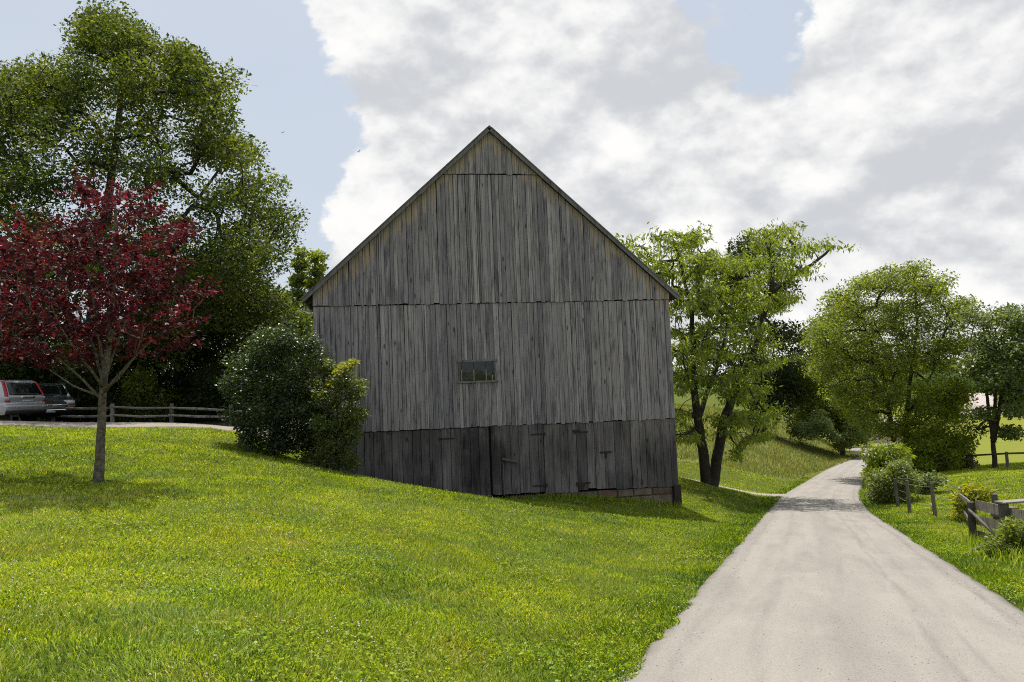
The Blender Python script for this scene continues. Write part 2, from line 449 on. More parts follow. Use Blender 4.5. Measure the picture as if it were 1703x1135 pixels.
def ribbon(name, C, hw, mat, label, nx=15, lift=0.03, jag=0.10):
    C = np.asarray(C); m = len(C)
    al = np.concatenate([[0], np.cumsum(np.hypot(*np.diff(C[:, :2], axis=0).T))])
    d = np.gradient(C[:, :2], axis=0); d /= np.linalg.norm(d, axis=1)[:, None]; nrm = np.stack([d[:, 1], -d[:, 0]], 1)
    jl = (vnoise(al, al * 0 + 1, .45, 8) - .5 + (vnoise(al, al * 0 + 1, 2.6, 9) - .5) * .6) * jag
    jr = (vnoise(al, al * 0 + 9, .45, 18) - .5 + (vnoise(al, al * 0 + 9, 2.6, 19) - .5) * .6) * jag
    us = np.concatenate([[-1.0, -.97], np.linspace(-.9, .9, nx), [.97, 1.0]])
    V = []; A = []; L = []
    for u_ in us:
        w = hw + (jl if u_ < 0 else jr)
        P = C[:, :2] + nrm * (u_ * w)[:, None]
        z = ground(P[:, 0], P[:, 1]) + (lift if abs(u_) < .95 else (lift * .4 if abs(u_) < .99 else -.12)) + .035 * (1 - u_ * u_)
        V.append(np.column_stack([P, z])); A.append(np.full(m, (u_ + 1) / 2)); L.append(al)
    k = len(us); idx = np.arange(k * m).reshape(k, m)
    Q = np.stack([idx[:-1, :-1], idx[:-1, 1:], idx[1:, 1:], idx[1:, :-1]], -1).reshape(-1, 4)[:, ::-1]
    me = mesh_np(name, np.concatenate(V), [Q], mat, {'across': ('FLOAT', np.concatenate(A)), 'along': ('FLOAT', np.concatenate(L))}, smooth=True)
    return tag(link(name, me), label, None, kind='structure')
ribbon('gravel_path', PATHF, .95, M_PATH, 'narrow gravel path leading behind the barn', 7, .025, .3)
ribbon('driveway', DRIVEF, 1.9, M_PATH, 'pale gravel driveway at the top of the lawn', 9, .03, .3)
ribbon('road', ROADF, ROAD_HW * 1.0, M_ROAD, 'pale chip-sealed farm lane running downhill', 15, .045, .06)

# ---- distant wooded hills
def hill_mat():
    m, n, out = new_mat('wooded_hill')
    co = n.new('ShaderNodeTexCoord').outputs['Object']
    v = n.new('ShaderNodeTexVoronoi', {'Vector': co, 'Scale': .09}).outputs['Distance']
    c = n.mix(n.rng(n.noise(co, .02, 6, .6), .35, .65), (.030, .052, .016), (.060, .085, .024))
    bp = n.new('ShaderNodeBump', {'Height': v, 'Strength': 1.0, 'Distance': 8.0})
    p = n.new('ShaderNodeBsdfPrincipled', {'Base Color': c, 'Roughness': 1.0, 'Specular IOR Level': 0.0, 'Normal': bp.outputs[0]})
    n.l.new(p.outputs[0], out.inputs[0]); return m
az = np.radians(np.linspace(-75, 80, 260)); rr = np.linspace(520, 1500, 26)
AZ, RR = np.meshgrid(az, rr, indexing='ij'); hx, hy = np.sin(AZ).ravel() * RR.ravel(), np.cos(AZ).ravel() * RR.ravel()
ridge = (-2 + 22 * vnoise(hx, hy, 310, 21) + 16 * vnoise(hx, hy, 120, 22) + 5 * rng.random(len(hx)))
prof = np.clip((RR.ravel() - 520) / 520, 0, 1); prof = prof * prof * (3 - 2 * prof)
hz = -34 + prof * (ridge + 26)
idx = np.arange(AZ.size).reshape(AZ.shape)
Q = np.stack([idx[:-1, :-1], idx[1:, :-1], idx[1:, 1:], idx[:-1, 1:]], -1).reshape(-1, 4)[:, ::-1]
tag(link('hills', mesh_np('hills', np.stack([hx, hy, hz], 1), [Q], hill_mat(), smooth=True)), 'far wooded hills along the horizon', None, kind='structure')

# ------------------------------------------------------------------ the barn
BW, SLOPE, XPK, ZPK = 12.12, 0.920, 5.97, 10.58          # facade width, roof slope, ridge position, wall apex
BARN_YAW = math.radians(9.03)
BL = 17.5                                                # length of the barn
Z1, Z2, Z3, Z4 = 9.11, 4.71, 0.58, -1.75                 # board course seams

def wood_mat(name, dark, light, tan_amount=1.0, stain=0.0):
    """weathered grey planks; barn coordinates come from the object space of each board"""
    m, n, out = new_mat(name)
    co = n.new('ShaderNodeTexCoord').outputs['Object']
    rnd = n.new('ShaderNodeObjectInfo').outputs['Random']
    off = n.new('ShaderNodeCombineXYZ', {0: n.math('MULTIPLY', rnd, 31.7), 1: n.math('MULTIPLY', rnd, 11.3), 2: n.math('MULTIPLY', rnd, 57.1)}).outputs[0]
    gv = n.vmath('ADD', n.vmath('MULTIPLY', co, (34, 34, .8)), off)
    grain = n.noise(gv, 1.0, 7, .68, .35)
    fv = n.vmath('ADD', n.vmath('MULTIPLY', co, (120, 120, 3.0)), off)
    fine = n.noise(fv, 1.0, 4, .7)
    bl = n.noise(n.vmath('ADD', n.vmath('MULTIPLY', co, (5, 5, .9)), off), 1.0, 5, .65)
    c = n.ramp(grain, [(.26, dark), (.46, tuple((a + b) / 2 for a, b in zip(dark, light))), (.70, light)])
    c = n.mix(n.rng(fine, .35, .7, 0, .45), c, n.mix(1.0, c, (.5, .5, .52), 'MULTIPLY'))
    c = n.mix(n.rng(bl, .50, .68, 0, .85), c, n.mix(1.0, c, (.34, .34, .36), 'MULTIPLY'))
    # knots
    kv = n.vmath('ADD', n.vmath('MULTIPLY', co, (5.0, 5.0, 1.5)), off)
    vo = n.new('ShaderNodeTexVoronoi', {'Vector': kv, 'Scale': 1.0, 'Randomness': 1.0})
    kn = n.math('MULTIPLY', n.rng(vo.outputs['Distance'], .07, .20, 1, 0, True), n.rng(n.noise(kv, .7, 2), .44, .52))
    c = n.mix(n.math('MULTIPLY', kn, .8), c, (.022, .021, .022))
    # every board its own tone
    tone = n.ramp(rnd, [(0, (.66, .66, .69)), (.15, (.86, .86, .88)), (.45, (.98, .97, .97)), (.8, (1.10, 1.08, 1.06)), (1, (1.36, 1.33, 1.29))])
    c = n.mix(1.0, c, tone, 'MULTIPLY')
    if tan_amount > 0:
        # bare, unweathered wood right under the overhang of the roof
        sx = n.new('ShaderNodeSeparateXYZ', {0: co})
        dist = n.math('SUBTRACT', n.math('SUBTRACT', ZPK, n.math('MULTIPLY', n.math('ABSOLUTE', n.math('SUBTRACT', sx.outputs[0], XPK)), SLOPE)), sx.outputs[2])
        jag = n.math('MULTIPLY', n.math('SUBTRACT', n.noise(n.vmath('MULTIPLY', co, (9, 9, .5)), 1.0, 5, .75), .5), 1.1)
        j2 = n.math('MULTIPLY', n.math('SUBTRACT', n.new('ShaderNodeTexWhiteNoise', {'W': rnd}, noise_dimensions='1D').outputs[0], .5), .75)
        k = n.rng(n.math('ADD', n.math('ADD', dist, jag), j2), .30, .50, tan_amount, 0, True)
        tan = n.mix(n.rng(grain, .3, .7), (.17, .128, .095), (.46, .385, .300))
        c = n.mix(k, c, tan)
    if stain > 0:
        dk = n.noise(n.vmath('MULTIPLY', co, (.45, .45, .35)), 1.0, 4, .6)
        c = n.mix(n.rng(dk, .42, .62, 0, stain), c, n.mix(1.0, c, (.38, .38, .40), 'MULTIPLY'))
        # soot-black stain round the middle of the double door
        ds = n.vmath('LENGTH', n.vmath('MULTIPLY', n.vmath('SUBTRACT', co, (5.35, 0, -.5)), (.95, 0, .5)))
        ds = n.math('ADD', ds, n.math('MULTIPLY', n.math('SUBTRACT', n.noise(co, 2.2, 4, .6), .5), .9))
        c = n.mix(n.rng(ds, .35, 1.0, .85, 0, True), c, n.mix(1.0, c, (.25, .25, .26), 'MULTIPLY'))
    hb = n.math('ADD', n.math('MULTIPLY', grain, 1.0), n.math('MULTIPLY', fine, .5))
    bp = n.new('ShaderNodeBump', {'Height': hb, 'Strength': .6, 'Distance': .01})
    p = n.new('ShaderNodeBsdfPrincipled', {'Base Color': c, 'Roughness': .88, 'Specular IOR Level': .2, 'Normal': bp.outputs[0]})
    n.l.new(p.outputs[0], out.inputs[0]); return m
M_BOARD = wood_mat('weathered_boards', (.096, .090, .098), (.425, .397, .410), 1.0)
M_BOARD_LOW = wood_mat('weathered_boards_low', (.050, .0465, .048), (.262, .242, .240), 0.0, .8)
M_RAKE = wood_mat('rake_wood', (.10, .095, .098), (.26, .245, .245), 0.0)
M_TIMBER = wood_mat('grey_timber', (.060, .053, .047), (.20, .18, .155), 0.0)
M_TIMBER_PALE = wood_mat('pale_grey_timber', (.125, .112, .098), (.34, .31, .265), 0.0)
M_DARKIN = principled('gap_shade_black', (.010, .010, .010), .95)  # sheet colour standing in for the unlit inside seen between boards
M_IRON = principled('rusty_iron', (.036, .029, .025), .75, .3, bump=.3)
M_STONE = principled('sandstone', (.150, .122, .090), .9, bump=.7, var=.45, scale=3)
M_STONE2 = principled('red_sandstone', (.130, .085, .064), .9, bump=.7, var=.4, scale=3)
M_MORTAR = principled('mortar', (.09, .075, .06), .95, bump=.5)
M_ROOF = principled('roof_metal', (.075, .075, .078), .6, .3, var=.3, scale=2)

facade_o = at(520, 500, 23.85)
barn = empty('barn', (facade_o[0], facade_o[1], 0.0), BARN_YAW)
tag(barn, 'old weathered grey board barn with steep gable roof beside the lane', 'barn')

def roofz(x): return ZPK - SLOPE * abs(x - XPK)

def board(x0, x1, z0, ztop, yf, mat, parent, th=.026, lean=0.0, top_const=False):
    """vertical plank, front face at y=yf, worn bottom, top cut to the roof line or to ztop"""
    ch = .006
    zs = [z0, z0 + .33 * (min(ztop, 20) - z0)] if ztop > z0 + 1.5 else [z0]
    xm = (x0 + x1) / 2
    tl = min(ztop, roofz(x0)); tm = min(ztop, roofz(xm)); tr = min(ztop, roofz(x1))
    sec = [(x0, yf + th), (x0, yf + ch), (x0 + ch, yf), (xm, yf + rng.normal(0, .0025)), (x1 - ch, yf), (x1, yf + ch), (x1, yf + th)]
    def ins(x, y):  # shear for lean
        return x
    V = []
    bj = [rng.normal(0, .008) for _ in range(3)]
    for i, (x, y) in enumerate(sec):
        V.append((x, y, z0 + bj[min(2, i // 3)]))
    zm = z0 + .5 * (min(tl, tm, tr) - z0); bow = rng.normal(0, .005)
    for x, y in sec: V.append((x + lean * .5, y + bow, zm))
    for x, y in sec: V.append((x + lean, y, min(ztop, roofz(x))))
    F = []
    for k in (0, 7):
        F += [(k + i, k + i + 1, k + i + 8, k + i + 7) for i in range(6)] + [(k + 6, k, k + 7, k + 13)]
    F += [tuple(range(6, -1, -1)), tuple(range(14, 21))]
    me = bpy.data.meshes.new('board'); me.from_pydata(V, [], F); me.materials.append(mat); me.update()
    return link('board', me, parent)

def widths(x0, x1, wmin, wmax, narrow=.0):
    out = []; x = x0
    while x < x1 - .02:
        w = rng.uniform(wmin, wmax)
        if rng.random() < narrow: w = rng.uniform(.055, .085)
        if x1 - (x + w) < wmin * .6: w = x1 - x
        out.append((x, min(x + w, x1))); x += w
    return out

# gable wall: near-black backing sheet paints the interior shade into the board gaps
gm = MB()
gm.add([(0.06, .10, -1.7), (BW - .06, .10, -1.7), (BW - .06, .10, roofz(BW) - .1), (XPK, .10, ZPK - .1), (0.06, .10, roofz(0) - .1),
        (0.06, .16, -1.7), (BW - .06, .16, -1.7), (BW - .06, .16, roofz(BW) - .1), (XPK, .16, ZPK - .1), (0.06, .16, roofz(0) - .1)],
       [(0, 1, 2, 3, 4), (9, 8, 7, 6, 5), (0, 5, 6, 1), (1, 6, 7, 2), (2, 7, 8, 3), (3, 8, 9, 4), (4, 9, 5, 0)])
gable = gm.build('gable_wall', M_DARKIN, barn)
WX0, WX1, WZ0, WZ1 = 4.66, 5.90, 2.09, 2.77              # window opening
for a, b in widths(XPK - 1.62, XPK + 1.62, .11, .19, .25):
    if roofz((a + b) / 2) - Z1 > .04:
        board(a + .003, b - .004, Z1 + rng.normal(0, .01), 99, -.068 + rng.normal(0, .005), M_BOARD, gable)
for a, b in widths(0, BW, .11, .19, .25):
    board(a + .003, b - rng.uniform(.003, .008), Z2 + rng.normal(0, .012), Z1 - .022, -.034 + rng.normal(0, .005), M_BOARD, gable, lean=rng.normal(0, .006))
XB = widths(0, WX0, .11, .19, .25) + widths(WX0, WX1, .11, .19, .3) + widths(WX1, BW, .11, .19, .25)
for a, b in XB:
    nr = b - a < .09
    lo = Z3 + rng.normal(0, .012) + (rng.uniform(-.05, .02) if a > 8.6 else 0)
    yy = rng.normal(0, .004) - (.012 if nr else 0)
    if a >= WX0 - .01 and b <= WX1 + .01:
        board(a + .003, b - .005, lo, WZ0, yy, M_BOARD, gable)
        board(a + .003, b - .005, WZ1, Z2 - .024, yy, M_BOARD, gable)
    else:
        board(a + .003, b - rng.uniform(.003, .008), lo, Z2 - .024, yy, M_BOARD, gable, lean=rng.normal(0, .006))

# bottom course with its doors
D1, D2, D3, D4, D5, D6 = 4.02, 5.60, 5.66, 7.44, 8.58, 9.90
low = widths(0, D1, .24, .36) + widths(D4 + .01, D5, .24, .36) + widths(D6, BW, .22, .34)
for a, b in low:
    bot = Z4 + rng.normal(0, .015)
    board(a + .004, b - rng.uniform(.004, .012), bot, Z3 - .03, .028 + rng.normal(0, .006), M_BOARD_LOW, gable)
def strap(parent, x0, x1, z, y):
    mb = MB().box((x0, y - .012, z - .022), (x1, y, z + .022)); mb.box((x0 - .02, y - .03, z - .05), (x0 + .02, y + .002, z + .05))
    return mb.build('hinge', M_IRON, parent)
for i, (a, b, hl, yy) in enumerate(((D1, D2, 'l', .026), (D3, D4, 'r', .014), (D5, D6, 'l', .022))):
    dm = MB(); zl, zh = Z4 + .06, Z3 - .06
    for z in (zl + .3, zh - .35): dm.box((a + .05, yy + .028, z - .07), (b - .05, yy + .06, z + .07))
    door = dm.build('door', M_TIMBER, barn)
    door['label'] = ('blackened left leaf of the double barn door', 'worn right leaf of the double barn door', 'narrow plank stable door near the stone base')[i]
    for c, d in widths(a, b, .26, .36):
        board(c + .004, d - .008, zl - (.03 if i == 0 else 0) + rng.normal(0, .01), Z3 - (.03 if i != 1 else .0) + rng.normal(0, .006), yy + rng.normal(0, .003), M_BOARD_LOW, door)
    hx = (a - .06, a + .42) if hl == 'l' else (b - .42, b + .06)
    for z in (zl + .22, zh - .28): strap(door, hx[0] if hl == 'l' else hx[1], hx[1] if hl == 'l' else hx[0], z, yy - .003) if hl == 'l' else MB().box((hx[0], yy - .016, z - .022), (hx[1], yy - .004, z + .022)).box((hx[1] - .03, yy - .03, z - .05), (hx[1] + .01, yy - .003, z + .05)).build('hinge', M_IRON, door)
    if i == 1:
        MB().beam((6.02, yy - .05, -.52), (6.52, yy - .05, -.64), .05, .06).build('door_bar', M_TIMBER, door)
        MB().box((6.03, yy - .03, -1.72), (6.06, yy - .008, -.7)).build('prop_stick', M_TIMBER, door)
    if i == 2:
        MB().box((9.38, yy - .035, -.50), (9.78, yy - .006, -.45)).box((9.55, yy - .04, -.68), (9.61, yy - .008, -.45)).build('latch', M_IRON, door)
MB().box((8.45, .0, .28), (8.72, .022, .325)).build('iron_hook', M_IRON, barn)
MB().box((8.50, -.01, -1.55), (8.80, .022, -1.45)).box((8.58, -.006, -1.62), (8.76, .02, -1.55)).build('rusty_patch', principled('rust', (.06, .022, .014), .9), barn)

# window
wm = MB()
wm.box((WX0 - .03, -.045, WZ1 - .03), (WX1 + .05, .02, WZ1 + .035)); wm.box((WX0 - .0, -.03, WZ0), (WX0 + .035, .04, WZ1 - .03)); wm.box((WX1 - .035, -.03, WZ0), (WX1, .04, WZ1 - .03))
win = wm.build('window', M_RAKE, barn)
MB().box((WX0 - .04, -.06, WZ0 - .045), (WX1 + .08, .03, WZ0 + .01)).build('sill', M_RAKE, win)
gm_, gn, go_ = new_mat('old_glass')
gp = gn.new('ShaderNodeBsdfPrincipled', {'Base Color': (.010, .011, .013), 'Roughness': .06, 'Specular IOR Level': .65})
gn.l.new(gn.new('ShaderNodeBump', {'Height': gn.noise(gn.new('ShaderNodeTexCoord').outputs['Object'], 3.0, 2), 'Strength': .05, 'Distance': .05}).outputs[0], gp.inputs['Normal'])
gn.l.new(gp.outputs[0], go_.inputs[0])
M_MUNT = principled('pale_yellow_paint', (.30, .30, .13), .7)
mx = [WX0 + .10, WX0 + .51, WX0 + .92, WX0 + 1.13]
xs = [WX0 + .035] + mx + [WX1 - .035]
for a, b in zip(xs[:-1], xs[1:]):
    MB().box((a + .006, .020, WZ0 + .01), (b - .006, .026, WZ1 - .03)).build('pane', gm_, win)
for k, x in enumerate(mx):
    MB().box((x - .011, .008, WZ0 + .01), (x + .011, .027, WZ0 + (.40 if k < 3 else .2))).build('mullion', M_MUNT, win)

# side and back walls, roof, ridge
def side_wall(name, x, sgn, parent):
    mb = MB(); y = .2
    while y < BL - .05:
        w = rng.uniform(.2, .3); d = rng.normal(0, .006)
        xa, xb = sorted((x, x + sgn * (.03 + d)))
        mb.box((xa, y, -1.9), (xb, min(y + w - .008, BL), roofz(0.0) - .05)); y += w
    xa, xb = sorted((x - sgn * .08, x - sgn * .002)); mb.box((xa, .17, -1.9), (xb, BL, roofz(0.0) - .05))
    return mb.build(name, M_BOARD_LOW, parent)
side_wall('side_wall', 0.03, -1, barn); side_wall('side_wall', BW - .03, 1, barn)
bw = MB(); x = .05
while x < BW - .1:
    w = rng.uniform(.2, .3); bw.add([(x, BL, -1.9), (x + w - .01, BL, -1.9), (x + w - .01, BL, roofz(x + w) - .05), (x, BL, roofz(x) - .05), (x, BL + .03, -1.9), (x + w - .01, BL + .03, -1.9), (x + w - .01, BL + .03, roofz(x + w) - .05), (x, BL + .03, roofz(x) - .05)],
        [(0, 1, 2, 3), (7, 6, 5, 4), (0, 4, 5, 1), (1, 5, 6, 2), (2, 6, 7, 3), (3, 7, 4, 0)]); x += w
bw.build('back_wall', M_BOARD_LOW, barn)
OV, YO = .30, -.17
for s in (-1, 1):
    xe = -OV if s < 0 else BW + OV
    dx = np.array([s, -SLOPE]) / math.hypot(1, SLOPE); nr = np.array([s * SLOPE, 1]) / math.hypot(1, SLOPE)
    pk = np.array([XPK, ZPK + .08]); L = abs(xe - XPK) * math.hypot(1, SLOPE)
    def rp(u_, h): q = pk + dx * u_ + nr * h; return q
    mb = MB()
    def slab(u0, u1, h0, h1, y0, y1):
        c = [rp(u0, h0), rp(u1, h0), rp(u1, h1), rp(u0, h1)]
        V = [(q[0], y0, q[1]) for q in c] + [(q[0], y1, q[1]) for q in c]
        F = [(0, 1, 2, 3), (7, 6, 5, 4), (0, 4, 5, 1), (1, 5, 6, 2), (2, 6, 7, 3), (3, 7, 4, 0)]
        if s > 0: F = [f[::-1] for f in F]
        mb.add(V, F)
    slab(-.0, L, 0.0, .05, YO, BL + .25)
    y = YO + .05
    while y < BL + .2:
        slab(0, L + .02, .05, .075, y, y + .05); y += .6
    mb.build('roof_slope', M_ROOF, barn)
    mb = MB(); slab(.06, L + .03, -.075, .045, YO - .035, YO - .003); mb.build('rake_board', M_RAKE, barn)
    mb = MB(); slab(.02, L + .045, .046, .076, YO - .06, YO - .002); mb.build('rake_trim', M_RAKE, barn)
    y = .5
    while y < BL:
        mb = MB(); slab(L - .75, L - .03, -.13, -.002, y, y + .09); y += .75
        mb.build('rafter_tail', M_TIMBER, barn)
MB().tube([(XPK, YO - .05, ZPK + .12), (XPK, BL + .26, ZPK + .12)], .05, 6).build('ridge_cap', M_ROOF, barn)

# stone footing under the low corner
fm = MB().box((6.2, .10, -3.6), (BW - .05, .55, Z4 - .02))
foot = fm.build('foundation', M_MORTAR, barn)
fm2 = MB().box((BW - .5, .5, -3.6), (BW - .05, BL, -1.8)).build('foundation', M_MORTAR, barn)
def stone(x0, x1, z0, z1, parent):
    V = []; d = .10
    for zz, yy in ((z0, 0), (z1, 0)):
        pass
    j = lambda a: rng.normal(0, a)
    x0 += .012; x1 -= .012; z0 += .01; z1 -= .01; yf = .045 + j(.012)
    o = [(x0 + j(.012), yf + .03, z0 + j(.01)), (x1 + j(.012), yf + .03, z0 + j(.01)), (x1 + j(.012), yf + .03, z1 + j(.01)), (x0 + j(.012), yf + .03, z1 + j(.01))]
    i = [(a + (.03 if k in (0, 3) else -.03), yf + j(.008), c + (.025 if k < 2 else -.025)) for k, (a, b, c) in enumerate(o)]
    bk = [(a, .13, c) for a, b, c in o]
    V = i + o + bk
    F = [(0, 1, 2, 3)] + [(k, 4 + k, 4 + (k + 1) % 4, (k + 1) % 4) for k in range(4)] + [(4 + k, 8 + k, 8 + (k + 1) % 4, 4 + (k + 1) % 4) for k in range(4)]
    me = bpy.data.meshes.new('stone'); me.from_pydata(V, [], [f for f in F]); me.materials.append(M_STONE if rng.random() < .6 else M_STONE2); me.update()
    return link('stone', me, parent)
for z0, z1, wa, wb in ((-2.03, Z4 - .02, .35, .8), (-2.34, -2.03, .4, .9), (-2.62, -2.34, .4, .8)):
    x = BW - .22
    first = True
    while x > 6.3:
        w = rng.uniform(wa, wb) if not first else .72
        stone(max(x - w, 6.2), x, z0, z1, foot); x -= w; first = False
MB().box((BW - .20, -.05, -3.3), (BW + .06, .12, Z4 + .02), .02).build('corner_post', M_IRON, barn)

# ------------------------------------------------------------------ foliage
def leaf_mat(name, stops, trans, tfac=.42, gloss=.08, rough=.42, patches=None):
    m, n, out = new_mat(name)
    a = n.new('ShaderNodeAttribute', attribute_name='rnd').outputs['Fac']
    c = n.ramp(a, stops)
    if patches:          # different grasses and weeds growing in patches
        co = n.new('ShaderNodeTexCoord').outputs['Object']
        c = n.mix(n.rng(n.noise(co, .55, 5, .65), .50, .62, 0, .75), c, n.mix(1.0, c, patches[0], 'MULTIPLY'))
        c = n.mix(n.rng(n.noise(n.vmath('ADD', co, (37, 11, 5)), .9, 5, .7), .56, .68, 0, .8), c, n.mix(1.0, c, patches[1], 'MULTIPLY'))
    df = n.new('ShaderNodeBsdfDiffuse', {'Color': c})
    tr = n.new('ShaderNodeBsdfTranslucent', {'Color': n.mix(1.0, c, trans, 'MULTIPLY')})
    m1 = n.new('ShaderNodeMixShader', {0: tfac, 1: df.outputs[0], 2: tr.outputs[0]})
    gl = n.new('ShaderNodeBsdfGlossy', {'Color': (1, 1, 1, 1), 'Roughness': rough})
    fr = n.new('ShaderNodeLayerWeight', {'Blend': .25}).outputs['Fresnel']
    fac = n.math('MULTIPLY', n.math('ADD', fr, .35), gloss, clamp=True)
    m2 = n.new('ShaderNodeMixShader', {0: fac, 1: m1.outputs[0], 2: gl.outputs[0]})
    n.l.new(m2.outputs[0], out.inputs[0]); return m
L_OAK = leaf_mat('oak_leaf', [(0, (.018, .034, .009)), (.5, (.048, .074, .016)), (1, (.165, .185, .040))], (2.3, 2.1, .7), .44, .025, .5)
L_DARK = leaf_mat('dark_leaf', [(0, (.011, .022, .007)), (.6, (.027, .043, .011)), (1, (.060, .080, .020))], (2.2, 2.1, .7), .36, .025, .5)
L_WALNUT = leaf_mat('walnut_leaf', [(0, (.075, .115, .020)), (.5, (.135, .180, .032)), (1, (.210, .245, .060))], (2.3, 2.15, .8), .52, .035, .5)
L_LOCUST = leaf_mat('locust_leaf', [(0, (.054, .086, .015)), (.5, (.115, .150, .026)), (1, (.215, .245, .046))], (2.3, 2.15, .7), .5, .025, .5)
L_GREY = leaf_mat('grey_green_leaf', [(0, (.052, .076, .026)), (.5, (.105, .138, .048)), (1, (.175, .205, .082))], (2.1, 2.1, .9), .46, .035, .5)
L_PALE = leaf_mat('pale_leaf', [(0, (.066, .098, .024)), (.5, (.120, .155, .042)), (1, (.185, .215, .070))], (2.2, 2.1, .8), .50, .03, .5)
L_YELLOW = leaf_mat('yellow_green_leaf', [(0, (.13, .165, .016)), (.5, (.240, .260, .024)), (1, (.36, .35, .04))], (1.9, 1.8, .5), .5, .03, .5)
L_LIME = leaf_mat('lime_leaf', [(0, (.090, .140, .016)), (.5, (.165, .220, .024)), (1, (.27, .30, .04))], (1.9, 1.8, .5), .5, .03, .5)
L_MID = leaf_mat('mid_green_leaf', [(0, (.034, .054, .012)), (.5, (.068, .094, .020)), (1, (.120, .142, .034))], (2.2, 2.1, .7), .44, .03, .5)
L_SHRUB = leaf_mat('glossy_shrub_leaf', [(0, (.016, .032, .010)), (.6, (.040, .064, .018)), (1, (.095, .118, .036))], (2.2, 2.2, .7), .34, .05, .42)
L_SHRUB2 = leaf_mat('light_shrub_leaf', [(0, (.042, .066, .016)), (.6, (.090, .120, .028)), (1, (.175, .200, .058))], (2.2, 2.1, .7), .42, .05, .45)
L_RED = leaf_mat('purple_leaf', [(0, (.016, .006, .009)), (.45, (.042, .013, .016)), (.8, (.080, .019, .023)), (1, (.15, .030, .036))], (2.6, 1.0, 1.1), .42, .022, .5)
M_BARK = principled('bark_dark', (.045, .037, .030), .95, bump=1.0, var=.4, scale=5)
M_BARK_G = principled('bark_grey', (.135, .115, .085), .95, bump=1.0, var=.75, scale=14)
M_STEM = principled('stem', (.07, .055, .035), .9, var=.3)

def leaf_cloud(centres, radii, counts, size, aspect, up=.7, droop=0.0, flat=.7, jit=.35, shell=.5, axes=None):
    """leaf blades (rhombus, slightly folded) in clumps; returns verts, quads, per-vertex tone"""
    N = int(np.sum(counts))
    ci = np.repeat(np.arange(len(centres)), counts)
    d = rng.normal(0, 1, (N, 3)); d /= np.linalg.norm(d, axis=1)[:, None]
    rad = rng.random(N) ** (1 / (2.0 + 2 * shell))
    P = centres[ci] + d * (rad * radii[ci])[:, None] * np.array([1, 1, flat])
    if axes is not None:      # leaves strung along twigs
        P = centres[ci] + axes[ci] * (rng.uniform(-1.0, 1.25, N) * radii[ci] * 1.5)[:, None] + rng.normal(0, .24, (N, 3)) * radii[ci][:, None] * np.array([1, 1, flat])
    nrm = rng.normal(0, 1, (N, 3)) + np.array([0, 0, up * 1.6]) + d * .5
    nrm /= np.linalg.norm(nrm, axis=1)[:, None]
    ax = rng.normal(0, 1, (N, 3)) + d * 1.0 + np.array([0, 0, -droop])
    ax -= nrm * (ax * nrm).sum(1)[:, None]; ax /= (np.linalg.norm(ax, axis=1)[:, None] + 1e-9)
    if droop > 0.8:   # hanging leaflets: keep the axis, rebuild the normal
        ax = d * .8 + rng.normal(0, .5, (N, 3)) + np.array([0, 0, -droop]); ax /= np.linalg.norm(ax, axis=1)[:, None]
        nrm = rng.normal(0, 1, (N, 3)) + np.array([0, 0, .6]); nrm -= ax * (ax * nrm).sum(1)[:, None]; nrm /= np.linalg.norm(nrm, axis=1)[:, None]
    sd = np.cross(nrm, ax)
    L = size * (1 + rng.normal(0, jit, N)).clip(.4, 2.1)
    w = L * aspect
    V = np.empty((N, 4, 3))
    V[:, 0] = P; V[:, 1] = P + ax * (L * .45)[:, None] + sd * (w * .5)[:, None] + nrm * (w * .12)[:, None]
    V[:, 2] = P + ax * L[:, None]; V[:, 3] = P + ax * (L * .45)[:, None] - sd * (w * .5)[:, None] + nrm * (w * .12)[:, None]
    ctone = rng.normal(0, .13, len(centres))
    tone = (0.45 + ctone[ci] + rng.normal(0, .17, N)).clip(0, 1)
    return V.reshape(-1, 3), np.arange(4 * N).reshape(N, 4), np.repeat(tone, 4)

def lobes_px(L, Y, deep=.8, round_=.8):
    """crown masses measured on the photograph: (px, py, r_px[, dY]) at distance Y"""
    out = []
    xs_ = np.array([l[0] for l in L]); x0, x1 = (xs_ - [l[2] for l in L]).min(), (xs_ + [l[2] for l in L]).max()
    y0, y1 = min(l[1] - l[2] for l in L), max(l[1] + l[2] for l in L)
    cx, hw, cy, hh = (x0 + x1) / 2, (x1 - x0) / 2, (y0 + y1) / 2, (y1 - y0) / 2
    for l in L:
        q = max(0.0, 1 - ((l[0] - cx) / hw) ** 2 - .6 * ((l[1] - cy) / hh) ** 2) ** .5
        half = max(0.0, q * hw * Y / FPX * round_ - l[2] * Y / FPX * .5)       # the crown is about as deep as it is wide
        base_ = l[3] if len(l) > 3 else 0.0
        st = max(1, int(round(half / (l[2] * Y / FPX * .9))))
        offs = [base_] if half < .3 * l[2] * Y / FPX else [base_ + half * k / st for k in range(-st, st + 1)]
        for dY in offs:
            c = at(l[0], l[1], Y + dY); r_ = l[2] * (Y + dY) / FPX * (1 if dY == base_ else .92)
            out.append((c, r_, r_ * deep))
    return out

